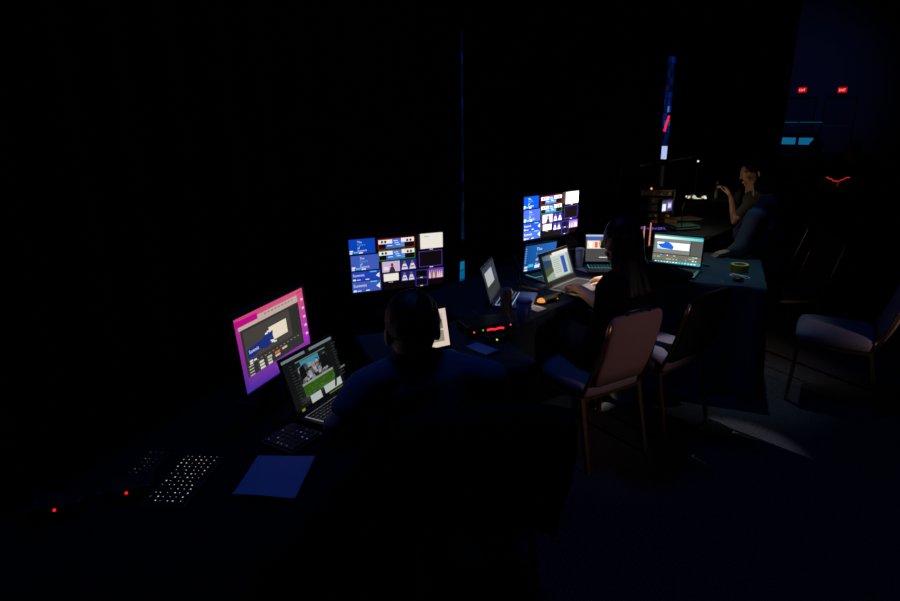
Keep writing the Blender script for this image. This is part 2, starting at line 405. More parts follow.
# ------------------------------------------------------------------ tables
ZT = .742          # top of a table with its cloth
def table(label, c0, dirv, L, W, cloth_label, legs=True, cname='table_cloth'):
    """c0 = front left corner, dirv along the front edge, table goes to the left of dirv"""
    dirv = Vector(dirv).normalized(); ang = math.atan2(dirv.y, dirv.x)
    nv = Vector((-dirv.y, dirv.x)); c = Vector(c0) + dirv * L / 2 + nv * W / 2
    t = thing('folding_table', label, 'table', (c.x, c.y, 0), ang, 'folding tables')
    MB().box((0, 0, .715), (L, W, .036)).build('tabletop', 'wood', t, bevel=.006)
    for sx in (-1, 1):
        for sy in (-1, 1):
            MB().tube([(sx * (L / 2 - .14), sy * (W / 2 - .08), 0.0), (sx * (L / 2 - .14), sy * (W / 2 - .08), .70)], .014, 8).build('leg', 'grey_metal', t)
    cl = MB(); per = []; step = .03
    hx, hy = L / 2 + .012, W / 2 + .012
    for a, b_ in (((-hx, -hy), (hx, -hy)), ((hx, -hy), (hx, hy)), ((hx, hy), (-hx, hy)), ((-hx, hy), (-hx, -hy))):
        ln = math.hypot(b_[0] - a[0], b_[1] - a[1]); n = max(3, int(ln / step))
        ou = Vector((b_[1] - a[1], -(b_[0] - a[0]))).normalized()
        for i in range(n): per.append((Vector((a[0] + (b_[0] - a[0]) * i / n, a[1] + (b_[1] - a[1]) * i / n)), ou, i))
    rnd = random.Random(label); ph = rnd.random() * 6
    rings = []
    for z, am in ((.741, -.004), (.737, .003), (.70, .006), (.5, .018), (.25, .03), (.012, .04)):
        rings.append([(p.x + ou.x * (am * (1 + .75 * math.sin(i * .9 + ph + 2 * math.sin(i * .23)))) , p.y + ou.y * (am * (1 + .75 * math.sin(i * .9 + ph + 2 * math.sin(i * .23)))), z) for p, ou, i in per])
    cl.loft(rings, caps=False)
    cl.f.append(tuple(range(len(per))))
    o = cl.build('tablecloth', cname, None, True)
    o.location = (c.x, c.y, 0); o.rotation_euler = (0, 0, ang)
    tag(o, cloth_label, 'tablecloth', 'dark tablecloths')
    return t
dA = Vector((.336, .942)).normalized(); wA = Vector((dA.y, -dA.x))
cA = dA * .45 - wA * .86
table('folding table under the pink monitor at the left', cA, dA, 1.50, .76, 'dark cloth on the left table under the pink monitor', True, 'black_cloth')
table('small table in front of the man in the navy shirt', (-.232, 2.207), (.933, .361), .64, .63, 'dark cloth on the small table with red indicator lights')
table('long table holding the row of laptops before the woman', sn(2.36, 1.69).xy, D2, 1.80, .76, 'blue-black cloth on the table with cups and laptops')
table('table with the roll of yellow tape', (1.31, 3.80), (.915, -.404), .68, .88, 'dark teal cloth on the table with yellow tape', True, 'teal_table_cloth')
table('table with the equipment rack far behind the woman', sn(4.95, 1.69).xy, D2, 1.62, .80, 'dark cloth on the far table with the equipment rack')
table('farthest table beside the curtain pole', sn(6.64, 1.83).xy, D2, 1.5, .76, 'dark cloth on the farthest table near the curtain pole')

# ------------------------------------------------------------------ chairs
def make_chair(label, loc, facing, fabric='seat_fabric', backf='back_fabric', handle=True, bw=.38, bz=.86):
    """origin on the floor below the seat centre; local +Y = facing"""
    t = thing('banquet_chair', label, 'chair', (loc[0], loc[1], 0), yaw(facing), 'banquet chairs')
    # seat cushion: domed slab
    rings = []; W0, D0 = .43, .43
    for z, k in ((.400, .93), (.408, 1.0), (.445, 1.0), (.468, .95), (.480, .78), (.484, .5), (.485, .1)):
        ring = []
        for i in range(28):
            a = 2 * math.pi * i / 28; c_, s_ = math.cos(a), math.sin(a)
            ex = .32
            ring.append((math.copysign(abs(c_) ** ex, c_) * W0 / 2 * k, math.copysign(abs(s_) ** ex, s_) * D0 / 2 * k, z))
        rings.append(ring)
    MB().loft(rings).build('seat', fabric, t, True)
    # padded back, reclined
    def back_pt(x, zz, dy): 
        u_ = (zz - .42) / (bz - .42)
        return (x, -.20 - .13 * u_ + dy - .02 * math.sin(u_ * 3.1), zz)
    outer = []
    for zz, wv_ in ((.47, bw * .96), (.56, bw * .99), (.66, bw), (.76, bw), (bz - .045, bw * .98), (bz - .012, bw * .95), (bz, bw * .86)):
        ring = []
        th = .028 if zz < bz - .02 else .016
        for i in range(24):
            a = 2 * math.pi * i / 24; c_, s_ = math.cos(a), math.sin(a)
            ring.append(back_pt(math.copysign(abs(c_) ** .25, c_) * wv_ / 2, zz, math.copysign(abs(s_) ** .5, s_) * th))
        outer.append(ring)
    MB().loft(outer).build('backrest', backf, t, True)
    for sx in (-1, 1):
        MB().tube([back_pt(sx * .2, .40, -.0), back_pt(sx * .2, .55, -.0), back_pt(sx * (bw / 2 + .004), .76, -.0), back_pt(sx * (bw / 2 - .004), bz - .03, -.0)], .010, 8).build('back_post', 'bronze_metal', t, True)
    if handle:
        MB().tube([back_pt(-.075, bz - .005, 0), back_pt(-.07, bz + .022, -.005), back_pt(.07, bz + .022, -.005), back_pt(.075, bz - .005, 0)], .009, 8).build('handle', 'black_plastic', t, True)
    MB().bar((-.2, .185, .39), (.2, .185, .39), .022, .022).bar((-.2, -.19, .39), (.2, -.19, .39), .022, .022).bar((-.2, -.19, .39), (-.2, .185, .39), .022, .022).bar((.2, -.19, .39), (.2, .185, .39), .022, .022).build('seat_rail', 'bronze_metal', t)
    for sx in (-1, 1):
        MB().bar((sx * .2, .185, .40), (sx * .205, .205, 0.0), .022, .022, (0, 1, 0)).build('leg', 'bronze_metal', t)
        MB().bar((sx * .2, -.19, .40), (sx * .205, -.275, 0.0), .022, .022, (0, 1, 0)).build('leg', 'bronze_metal', t)
    return t
def seat_from_feet(fx, fy, facing):   # rear feet centre -> seat centre
    f_ = Vector(facing).normalized(); return (fx + f_.x * .27, fy + f_.y * .27)
CH = {}
F1 = (-.50, .866)
CH['B'] = make_chair('banquet chair with pinkish back carrying the woman in black', seat_from_feet(.872, 2.785, F1), F1, bw=.345)
F2 = (-.58, .815)
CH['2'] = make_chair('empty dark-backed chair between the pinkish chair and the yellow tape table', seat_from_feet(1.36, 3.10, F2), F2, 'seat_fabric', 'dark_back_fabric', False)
F3 = (-.84, .54)
CH['3'] = make_chair('empty chair standing alone at the right edge of the picture', seat_from_feet(2.66, 3.40, F3), F3, 'seat_fabric', 'back_fabric', False)
FA = (-.10, .995)
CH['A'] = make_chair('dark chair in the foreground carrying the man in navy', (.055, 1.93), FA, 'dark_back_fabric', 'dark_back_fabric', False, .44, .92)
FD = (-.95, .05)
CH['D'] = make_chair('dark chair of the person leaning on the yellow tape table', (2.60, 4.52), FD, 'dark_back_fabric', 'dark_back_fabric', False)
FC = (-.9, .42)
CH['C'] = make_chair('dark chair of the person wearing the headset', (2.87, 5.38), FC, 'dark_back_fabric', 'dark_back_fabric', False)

# black jacket hung over the foreground chair
mb = MB(); rows = []
A_y = lambda z, side: (-.20 - .13 * ((z - .42) / .51) - .015) + side
prof = [(.50, -.075), (.62, -.078), (.76, -.075), (.88, -.068), (.945, -.05), (.972, 0.0), (.945, .05), (.90, .058)]
W = 30
for z, sd in prof:
    row = []
    for i in range(W + 1):
        u_ = i / W; x = (u_ - .5) * (.54 if z > .7 else .50)
        fold = .014 * math.sin(u_ * 21 + z * 4) + .008 * math.sin(u_ * 47 + z * 9)
        drop = -.03 * abs(2 * u_ - 1) ** 3
        row.append((x, A_y(min(z, .93), sd) + (fold if sd < -.055 else fold * .3) , z + drop))
    rows.append(row)
for r_ in rows: mb.v += [Vector(p) for p in r_]
for j in range(len(rows) - 1):
    for i in range(W): mb.f.append((j * (W + 1) + i, j * (W + 1) + i + 1, (j + 1) * (W + 1) + i + 1, (j + 1) * (W + 1) + i))
jk = mb.build('jacket', 'black_cloth', None, True)
jk.location = CH['A'].location; jk.rotation_euler = CH['A'].rotation_euler
md = jk.modifiers.new('thick', 'SOLIDIFY'); md.thickness = .012; md.offset = 0
tag(jk, 'black jacket draped over the back of the foreground chair', 'jacket')

# ------------------------------------------------------------------ screens: pictures
GREY = (60, 60, 62)
def multiview(W, H, seed=0):
    S = Screen(W, H); S.rect(0, 0, 1, 1, (13, 7, 10))
    def slide(x0, y0, x1, y1, c):
        w_, h_ = x1 - x0, y1 - y0
        S.rect(x0, y0, x1, y1, c)
        for k, (tx, cc) in enumerate((('The', (235, 240, 250)), ('Future', (60, 190, 220)), ('of', (235, 240, 250)), ('Summit', (235, 240, 250)))):
            S.text(x0 + w_ * .32, y0 + h_ * (.27 + .19 * k), h_ * .15, tx, cc)
        S.rect(x0 + w_ * .02, y0 + h_ * .74, x0 + w_ * .15, y0 + h_ * .84, (235, 240, 250))
        S.rect(x0 + w_ * .02, y0 + h_ * .88, x0 + w_ * .12, y0 + h_ * .97, (235, 240, 250))
        S.rect(x0 + w_ * .17, y0 + h_ * .82, x0 + w_ * .32, y0 + h_ * .93, (70, 200, 225))
        S.rect(x0 + w_ * .36, y0 + h_ * .88, x0 + w_ * .52, y0 + h_ * .96, (235, 240, 250))
    slide(0, 0, .27, .275, (12, 68, 186)); slide(.01, .30, .30, .58, (66, 92, 190))
    for y0, y1, c in ((.60, .775, (34, 66, 182)), (.785, .985, (62, 92, 190))):
        h_ = y1 - y0; S.rect(.01, y0, .31, y1, c)
        S.text(.02, y0 + h_ * .52, h_ * .30, 'Summit', (238, 240, 250))
        S.poly([(.26, y0 + h_ * .55), (.30, y0 + h_ * .8), (.30, y0 + h_ * .25)], (235, 240, 250))
        S.rect(.02, y0 + h_ * .78, .05, y0 + h_ * .95, (235, 240, 250)); S.rect(.06, y0 + h_ * .84, .10, y0 + h_ * .92, (225, 230, 245))
        S.rect(.20, y0 + h_ * .05, .27, y0 + h_ * .16, (90, 205, 225)); S.rect(.15, y0 + h_ * .84, .19, y0 + h_ * .93, (235, 240, 250))
    for y0, y1, c in ((.035, .225, (200, 30, 40)), (.245, .435, (40, 170, 60))):
        h_ = y1 - y0; S.rect(.30, y0, .69, y1, (24, 10, 14))
        S.rect(.305, y0 + h_ * .1, .45, y0 + h_ * .5, (240, 236, 232)); S.rect(.545, y0 + h_ * .05, .685, y0 + h_ * .46, (240, 236, 232))
        for fx in (.33, .365, .60, .635): S.disc(fx + .012, y0 + h_ * .30, .013, h_ * .13, (70, 55, 50), 8)
        S.rect(.38, y0 + h_ * .5, .47, y0 + h_ * .95, (40, 100, 215)); S.rect(.45, y0 + h_ * .08, .54, y0 + h_ * .92, (60, 120, 225)); S.rect(.54, y0 + h_ * .48, .58, y0 + h_ * .9, (90, 140, 225))
        for k in range(3): S.rect(.465 + .012 * k, y0 + h_ * (.22 + .2 * k), .51 + .012 * k, y0 + h_ * (.29 + .2 * k), (230, 240, 250))
        S.rect(.395, y0 + h_ * .66, .45, y0 + h_ * .74, (220, 235, 250))
        S.frame(.30, y0, .69, y1, c, .004)
    # speaker
    S.rect(.33, .46, .52, .66, (205, 182, 214)); S.poly([(.40, .66), (.47, .66), (.452, .565), (.42, .565)], (60, 45, 60)); S.disc(.436, .53, .014, .035, (95, 65, 60), 10)
    S.rect(.345, .56, .40, .62, (236, 226, 240))
    for x0, y0, x1, y1 in ((.53, .455, .70, .655), (.53, .68, .68, .865)):
        w_, h_ = x1 - x0, y1 - y0; S.rect(x0, y0, x1, y1, (28, 42, 140))
        for fx in (.24, .74):
            cx = x0 + w_ * fx
            S.poly([(cx - w_ * .2, y0 + h_ * .92), (cx + w_ * .22, y0 + h_ * .92), (cx + w_ * .1, y0 + h_ * .38), (cx - w_ * .1, y0 + h_ * .38)], (226, 214, 218))
            S.disc(cx, y0 + h_ * .25, w_ * .07, h_ * .16, (150, 100, 88), 10)
            S.rect(cx - w_ * .12, y0 + h_ * .62, cx + w_ * .12, y0 + h_ * .72, (120, 80, 74))
    S.rect(.34, .69, .50, .83, (240, 234, 226)); S.rect(.39, .845, .44, .857, (200, 190, 190))
    S.rect(.75, 0, 1, .285, (240, 234, 222)); S.rect(.79, .05, .85, .06, (150, 150, 150)); S.rect(.85, .295, .89, .31, (220, 220, 220))
    S.rect(.73, .33, .99, .63, (18, 10, 14)); S.frame(.73, .33, .99, .63, (86, 66, 180), .005); S.rect(.845, .635, .885, .65, (220, 220, 220))
    for y0, y1 in ((.68, .83), (.84, .99)): S.frame(.685, y0, .82, y1, (70, 60, 170), .005); S.rect(.735, y1 - .01, .765, y1 + .005, (215, 215, 220))
    S.rect(.83, .675, 1, .87, (92, 70, 190))
    rnd = random.Random(5)
    for k in range(7):
        cx = .845 + k * .022; S.poly([(cx - .012, .86), (cx + .012, .86), (cx + .006, .745), (cx - .006, .745)], rnd.choice(((225, 215, 220), (180, 110, 90), (235, 200, 180)))); S.disc(cx, .728, .008, .022, (190, 130, 110), 8)
    return S
def editor_pink(W, H):
    S = Screen(W, H)
    S.rect(0, 0, 1, 1, ((60, 44, 165), (120, 40, 175), (226, 92, 132), (214, 66, 120)))
    S.rect(.88, .10, 1, .80, ((165, 40, 195), (170, 40, 200), (222, 80, 130), (216, 84, 124)))
    S.rect(.0, .03, .06, .95, ((66, 44, 165), (66, 44, 165), (190, 40, 150), (190, 40, 150)))
    S.rect(.05, .075, .90, .175, (198, 176, 168)); S.rect(.02, .045, .31, .125, (190, 10, 135))
    for k in range(9): S.rect(.40 + k * .05, .095, .43 + k * .05, .12, (160, 140, 134))
    S.rect(.06, .175, .90, .80, (52, 50, 48)); S.rect(.09, .205, .74, .60, (70, 66, 62)); S.rect(.75, .205, .90, .60, (46, 46, 42))
    S.poly([(.10, .58), (.20, .57), (.27, .53), (.36, .56), (.46, .52), (.48, .45), (.40, .38), (.32, .41), (.10, .45)], (28, 48, 128))
    S.rect(.42, .31, .68, .51, (236, 224, 200)); S.poly([(.40, .48), (.47, .50), (.46, .44), (.47, .37), (.39, .39)], (30, 50, 130))
    S.text(.12, .515, .05, 'Summit', (240, 240, 245))
    for x, y in ((.36, .36), (.39, .345), (.43, .51), (.46, .525), (.11, .60), (.11, .63), (.16, .61)): S.rect(x, y, x + .04, y + .022, (235, 235, 235))
    for k in range(13): S.rect(.14 + k * .055, .635, .165 + k * .055, .648, (132, 126, 118))
    rnd = random.Random(3)
    for r_ in range(3):
        for k in range(4 - r_):
            S.rect(.22 + k * .11, .675 + r_ * .042, .22 + k * .11 + rnd.uniform(.05, .09), .705 + r_ * .042, rnd.choice(((225, 110, 60), (215, 215, 205), (150, 200, 215), (200, 190, 170))))
    for k in range(4): S.rect(.08, .66 + k * .04, .14, .675 + k * .04, (190, 186, 176))
    S.rect(.46, .875, .76, .935, (214, 186, 220))
    for k in range(6): S.rect(.475 + k * .045, .885, .505 + k * .045, .925, ((230, 230, 240), (150, 120, 220), (240, 200, 210))[k % 3])
    for k in range(5): S.rect(.93, .14 + .13 * k, .965, .175 + .13 * k, (232, 206, 226))
    for k in range(4): S.rect(.88, .03 + .0 * k, .98, .045, (150, 70, 90))
    return S
def editor_photo(W, H):
    S = Screen(W, H); S.rect(0, 0, 1, 1, (16, 18, 18)); S.rect(0, 0, 1, .055, (112, 122, 132)); S.rect(.44, 0, .53, .06, (20, 22, 22))
    S.rect(.20, .14, .80, .90, (26, 28, 28)); S.rect(.22, .13, .82, .15, (110, 120, 116))
    S.rect(.30, .16, .66, .30, (52, 138, 158)); rnd = random.Random(8)
    for k in range(60):
        x, y = rnd.uniform(.24, .78), rnd.uniform(.26, .56); a = rnd.uniform(.02, .05); g = rnd.randint(60, 175)
        S.poly([(x - a, y + a), (x + a, y + a * .7), (x + a * .6, y - a), (x - a * .5, y - a * 1.2)], (g, g, g + 4))
    for x0, x1 in ((.21, .34), (.62, .80)):
        S.poly([(x0, .50), (x1, .46), (x1 - .02, .22), (x0 + .02, .26)], (14, 16, 16))
    S.rect(.20, .57, .82, .61, (140, 150, 142)); S.rect(.20, .61, .82, .84, (48, 84, 22))
    for k in range(110):
        x, y = rnd.uniform(.21, .80), rnd.uniform(.61, .83); g = rnd.uniform(.5, 1.5)
        S.rect(x, y, x + rnd.uniform(.008, .022), y + .018, (52 * g, 92 * g, 22 * g))
    S.rect(.22, .82, .43, .97, (176, 186, 184)); S.rect(.50, .80, .86, .95, (176, 186, 184)); S.poly([(.70, .93), (.74, .93), (.80, .74), (.76, .74)], (20, 22, 22))
    for k in range(14): S.rect(.03, .12 + .058 * k, rnd.uniform(.08, .17), .135 + .058 * k, (46, 52, 50))
    for k in range(12): S.rect(.86, .10 + .06 * k, rnd.uniform(.90, .97), .115 + .06 * k, (52, 58, 56))
    S.rect(.90, .62, 1, .66, (96, 104, 104)); S.rect(.55, .975, .95, 1, (90, 110, 30)); S.rect(.0, .95, .06, 1, (120, 130, 20))
    return S
def slide_screen(W, H):
    S = Screen(W, H); S.rect(0, 0, 1, 1, ((18, 74, 150), (24, 86, 160), (38, 110, 190), (20, 80, 160)))
    for k, (tx, c) in enumerate((('The', (235, 240, 250)), ('Future', (60, 165, 205)), ('of', (235, 240, 250)), ('Summit', (235, 240, 250)))):
        S.text(.36, .24 + .2 * k, .13, tx, c)
    for k in range(7): S.rect(.02, .10 + .09 * k, .05, .13 + .09 * k, (200, 225, 245))
    S.rect(.02, .80, .12, .88, (200, 235, 240)); S.rect(.14, .74, .30, .86, (70, 190, 225)); S.rect(.02, .92, .12, .98, (235, 240, 245)); S.rect(.34, .80, .5, .92, (235, 240, 245))
    return S
def desktop_screen(W, H):
    S = Screen(W, H); S.rect(0, 0, 1, 1, (20, 24, 24)); S.rect(.05, .06, .97, .93, ((150, 165, 140), (120, 140, 128), (170, 180, 190), (60, 90, 120)))
    S.poly([(.05, .60), (.30, .55), (.34, .25), (.05, .20)], (40, 66, 92)); S.poly([(.05, .75), (.35, .62), (.3, .45), (.05, .5)], (70, 84, 50))
    S.rect(.33, .14, .88, .86, (196, 206, 196)); S.rect(.33, .10, .95, .16, (226, 230, 224)); S.rect(.66, .22, .80, .80, (36, 84, 176))
    for k in range(7): S.rect(.38, .28 + .07 * k, .60, .30 + .07 * k, (150, 165, 160))
    S.rect(.05, .90, .97, .95, (40, 44, 46)); S.rect(.40, .03, .97, .12, (236, 232, 224))
    return S
def grey_app(W, H):
    S = Screen(W, H); S.rect(0, 0, 1, 1, (44, 46, 48)); S.rect(.12, .16, .72, .60, (176, 178, 182)); S.rect(.05, .66, .9, .94, (54, 56, 58)); S.rect(.8, .14, .95, .6, (60, 62, 64))
    return S
def video_app(W, H):
    S = Screen(W, H); S.rect(0, 0, 1, 1, (70, 72, 72)); S.rect(0, 0, 1, .07, (170, 185, 200)); S.rect(.03, .08, .98, .52, (240, 214, 190))
    S.rect(.03, .08, .98, .22, (60, 90, 170)); S.disc(.34, .33, .05, .14, (190, 150, 40)); S.disc(.34, .19, .03, .05, (120, 80, 60))
    for k in range(7): S.rect(.08 + .12 * k, .27, .14 + .12 * k, .48, ((250, 246, 240), (200, 110, 90), (160, 180, 220))[k % 3])
    S.rect(.30, .83, .60, .86, (210, 210, 205)); S.rect(.76, .5, .77, .92, (110, 112, 112)); S.rect(.80, .90, .98, .95, (190, 180, 150)); S.rect(0, .90, 1, .905, (30, 30, 30))
    return S
def editor_teal(W, H):
    S = Screen(W, H); S.rect(0, 0, 1, 1, (96, 98, 98)); S.rect(0, 0, 1, .05, ((60, 150, 150), (30, 140, 140), (20, 110, 120), (110, 130, 130)))
    S.rect(.0, .05, 1, .14, ((236, 240, 238), (60, 190, 180), (80, 200, 190), (240, 244, 240))); S.rect(.02, .15, .76, .64, (124, 126, 126)); S.rect(.77, .15, .985, .66, (84, 86, 84)); S.rect(.755, .14, .77, .68, (30, 32, 32))
    S.rect(.08, .26, .74, .50, (246, 250, 246)); S.poly([(.08, .34), (.16, .47), (.40, .50), (.42, .40), (.34, .28), (.24, .24), (.20, .31)], (24, 96, 214)); S.rect(.06, .28, .14, .31, (240, 250, 250)); S.rect(.08, .44, .17, .49, (150, 215, 235))
    S.rect(0, .66, 1, .68, (24, 26, 26)); S.rect(0, .68, 1, .90, (104, 106, 92)); rnd = random.Random(2)
    for r_ in range(3):
        for k in range(14):
            if rnd.random() < .75: S.rect(.03 + k * .066, .70 + r_ * .062, .03 + k * .066 + rnd.uniform(.02, .06), .735 + r_ * .062, rnd.choice(((226, 230, 220), (150, 190, 200), (110, 112, 104), (120, 122, 112), (180, 180, 130))))
    S.rect(.0, .90, 1, 1, ((16, 40, 50), (30, 150, 175), (50, 170, 185), (20, 60, 66)))
    for k in range(14): S.rect(.06 + k * .062, .925, .10 + k * .062, .965, rnd.choice(((236, 246, 240), (200, 220, 225), (120, 210, 215), (220, 200, 160))))
    return S
def page_screen(W, H):
    S = Screen(W, H); S.rect(0, 0, 1, 1, (226, 204, 190)); S.rect(.05, .12, .92, .3, (190, 190, 190)); S.rect(.70, .17, .86, .20, (40, 90, 190)); S.rect(.66, .21, .88, .24, (60, 110, 200)); S.rect(.60, .27, .90, .52, (120, 116, 106)); S.rect(.70, .45, .8, .48, (225, 225, 215)); S.rect(.60, .56, .90, .86, (150, 140, 122)); S.rect(.66, .62, .8, .74, (96, 96, 80))
    S.rect(.08, .34, .52, .86, (205, 196, 188))
    return S
def small_status(W, H):
    S = Screen(W, H); S.rect(0, 0, 1, 1, (70, 64, 110)); S.rect(.05, .3, .4, .95, (236, 240, 250)); S.rect(.52, .15, .95, .8, (120, 110, 190)); S.rect(.6, .3, .88, .7, (225, 225, 240))
    return S

# ------------------------------------------------------------------ monitors and laptops
def monitor(label, bl, br, h, z0, S_fn, strength, tilt=0.0, foot_z=ZT):
    """bl, br = bottom corners of the picture in plan; the screen looks to the right of bl->br"""
    bl, br = Vector(bl[:2]), Vector(br[:2]); c = (bl + br) / 2; x = (br - bl); W = x.length
    ang = math.atan2(x.y, x.x)
    t = thing('monitor', label, 'monitor', (c.x, c.y, foot_z), ang)
    zc = z0 - foot_z + h / 2
    R_ = Matrix.Rotation(-tilt, 4, 'X'); T = Matrix.Translation((0, 0, zc)) @ R_
    R3 = R_.to_3x3()
    MB().box(T @ V(0, .022, 0), (W + .024, .034, h + .03), R3).build('housing', 'black_plastic', t, bevel=.006)
    fr = MB()
    for sx in (-1, 1): fr.box(T @ V(sx * (W / 2 + .006), .001, 0), (.011, .012, h + .03), R3)
    fr.box(T @ V(0, .001, h / 2 + .008), (W + .001, .012, .014), R3).box(T @ V(0, .001, -h / 2 - .008), (W + .001, .012, .014), R3)
    fr.build('bezel', 'black_plastic', t, bevel=.002)
    S_fn(W, h).build(t, T @ Matrix.Translation((0, .003, 0)), strength)
    MB().box((0, .055, zc * .5 + .01), (.07, .025, zc + .02)).build('stand_neck', 'black_plastic', t, bevel=.005)
    MB().box((0, .07, .008), (.22, .15, .014)).build('stand_base', 'black_plastic', t, bevel=.004)
    return t
m1a, m1b = atz(244.5, 395, .86), atz(310, 351, .86)
monitor('tilted monitor with pink and purple desktop at the far left', m1a, m1b, .275, .86, editor_pink, .92, .075)
m2a, m2b = atz(352, 294, .90), atz(443, 283, .90)
monitor('monitor tiled with blue slides behind the head of the man in navy', m2a, m2b, .285, .90, multiview, .95)
m3a, m3b = atz(522.8, 241.5, .97), atz(576, 231.5, .97)
monitor('upper monitor tiled with bright blue slides above the laptops', m3a, m3b, .29, .97, multiview, 2.1)

def key_grid(cols, rows, kw, kd, gap, z, x0=None, y0=None, h=.003, skip=None):
    mb = MB()
    for r_ in range(rows):
        for c_ in range(cols):
            if skip and skip(c_, r_): continue
            mb.box((x0 + (c_ + .5) * (kw + gap), y0 - (r_ + .5) * (kd + gap), z), (kw, kd, h))
    return mb
def laptop(label, hinge, user, S_fn, strength=1.0, w_=.33, dp=.225, lh=.205, tilt=18, body='aluminium', keys='key_black', keyglow=None, z=ZT, group=None):
    """hinge = plan position of the hinge centre, user = direction towards the person"""
    t = thing('laptop', label, 'laptop', (hinge[0], hinge[1], z), yaw((-user[0], -user[1])), group)
    MB().box((0, -dp / 2, .009), (w_, dp, .015)).build('base', body, t, bevel=.004)
    kb = key_grid(13, 5, w_ * .86 / 13 - .003, dp * .40 / 5 - .003, .003, .018, -w_ * .43, -dp * .10, .003)
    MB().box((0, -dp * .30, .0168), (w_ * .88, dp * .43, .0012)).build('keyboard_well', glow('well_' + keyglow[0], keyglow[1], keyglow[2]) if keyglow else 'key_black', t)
    o = kb.build('keys', keys, t); o['kind'] = 'stuff'
    MB().box((0, -dp * .78, .0168), (w_ * .34, dp * .34, .0012)).build('trackpad', 'grey_metal' if body == 'aluminium' else 'dark_plastic', t)
    a = math.radians(tilt); T = Matrix.Translation((0, .004, .018)) @ Matrix.Rotation(-a, 4, 'X'); R3 = T.to_3x3()
    MB().box(T @ V(0, .004, lh / 2), (w_, .007, lh), R3).build('lid', body, t, bevel=.003)
    mbz = MB()
    W, H = w_ - .018, lh - .028
    mbz.box(T @ V(-w_ / 2 + .0045, -.0005, lh / 2), (.009, .003, lh - .004), R3).box(T @ V(w_ / 2 - .0045, -.0005, lh / 2), (.009, .003, lh - .004), R3)
    mbz.box(T @ V(0, -.0005, lh - .007), (W, .003, .010), R3).box(T @ V(0, -.0005, .009), (W, .003, .014), R3)
    mbz.build('bezel', 'black_plastic', t)
    MB().box(T @ V(0, .0, lh / 2 + .002), (W, .003, H), R3).build('screen_back', 'black_plastic', t)
    S_fn(W, H).build(t, T @ Matrix.Translation((0, -.0018, lh / 2 + .002)), strength)
    MB().tube([(-w_ * .35, .004, .014), (w_ * .35, .004, .014)], .006, 8).build('hinge', 'dark_plastic', t)
    return t
def mid(a, b_): return (Vector(a) + Vector(b_)) / 2
def right_of(a, b_):
    d = (Vector(b_) - Vector(a)).to_2d().normalized(); return (d.y, -d.x)
a, b_ = atz(300, 414, .77), atz(346, 383.5, .77)
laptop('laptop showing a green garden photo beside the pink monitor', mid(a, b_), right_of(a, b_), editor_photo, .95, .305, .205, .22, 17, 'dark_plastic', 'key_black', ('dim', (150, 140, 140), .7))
a, b_ = atz(425, 352, .77), atz(452, 346, .77)
d_ = (b_ - a).normalized()
laptop('laptop with pale page half hidden by the head in front', b_ - d_ * .128, right_of(a, b_), page_screen, .95, .26, .215, .20, 14)
a, b_ = atz(491.7, 303, .77), atz(501.5, 289, .77)
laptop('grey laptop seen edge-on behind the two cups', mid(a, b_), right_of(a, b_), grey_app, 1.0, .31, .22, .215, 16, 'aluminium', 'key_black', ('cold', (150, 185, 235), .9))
a, b_ = atz(522, 273, .77), atz(550, 267.5, .77); d_ = (b_ - a).normalized()
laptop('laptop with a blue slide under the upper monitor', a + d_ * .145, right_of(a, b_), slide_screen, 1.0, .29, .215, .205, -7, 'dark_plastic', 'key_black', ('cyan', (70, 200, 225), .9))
a, b_ = atz(546.5, 287.5, .77), atz(577.5, 275, .77)
laptop("laptop with a photo desktop under the woman's hand", mid(a, b_), right_of(a, b_), desktop_screen, 1.0, .34, .235, .215, 20, 'aluminium', 'key_black')
a = atz(608, 262.5, .77)
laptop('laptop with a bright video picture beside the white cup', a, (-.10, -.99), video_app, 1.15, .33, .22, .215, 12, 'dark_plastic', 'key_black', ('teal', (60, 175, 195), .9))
a, b_ = atz(653, 262, .775), atz(698.5, 267, .775)
laptop('laptop with teal toolbar and white page near the yellow tape', mid(a, b_), right_of(a, b_), editor_teal, 1.25, .335, .225, .222, 8, 'aluminium', 'key_black')

# ------------------------------------------------------------------ small things
def at_table(px, py, z=ZT): return atz(px, py, z)
# papers at lower left
def slab_from_px(name, pts, z, th, m, label, cat, bevel=.001):
    P = [atz(x, y, z) for x, y in pts]; mb = MB().loft([[V(p.x, p.y, z - th) for p in P], [V(p.x, p.y, z) for p in P]])
    return tag(mb.build(name, m, None, False, bevel), label, cat)
t = thing('document_folder', 'large white folder tinted by painted blue light, lying on the left table corner', 'folder')
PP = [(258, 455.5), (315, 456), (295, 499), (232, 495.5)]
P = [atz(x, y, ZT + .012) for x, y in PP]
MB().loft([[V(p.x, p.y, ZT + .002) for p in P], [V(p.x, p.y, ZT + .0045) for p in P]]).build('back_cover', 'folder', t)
ins = [p.lerp((P[0] + P[2]) / 2, .03) for p in P]
MB().loft([[V(p.x, p.y, ZT + .0047) for p in ins], [V(p.x, p.y, ZT + .009) for p in ins]]).build('pages', 'paper', t)
rows_ = []
n = 10
mb = MB()
for j in range(2):
    for i in range(n + 1):
        for k in range(n + 1):
            u_, v_ = i / n, k / n
            p = (P[0] * (1 - u_) + P[1] * u_) * (1 - v_) + (P[3] * (1 - u_) + P[2] * u_) * v_
            mb.v.append(V(p.x, p.y, ZT + .0095 + .0025 * j + .010 * max(0, v_ - .75) ** 2 * 8 * (1 + .4 * math.sin(u_ * 5))))
W = n + 1
for j in range(2):
    for i in range(n):
        for k in range(n):
            o_ = j * W * W; mb.f.append((o_ + i * W + k, o_ + (i + 1) * W + k, o_ + (i + 1) * W + k + 1, o_ + i * W + k + 1))
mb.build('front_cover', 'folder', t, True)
# second sheet below its front edge
s2 = [(230, 499), (296, 503), (298, 507.5), (226, 502.5)]

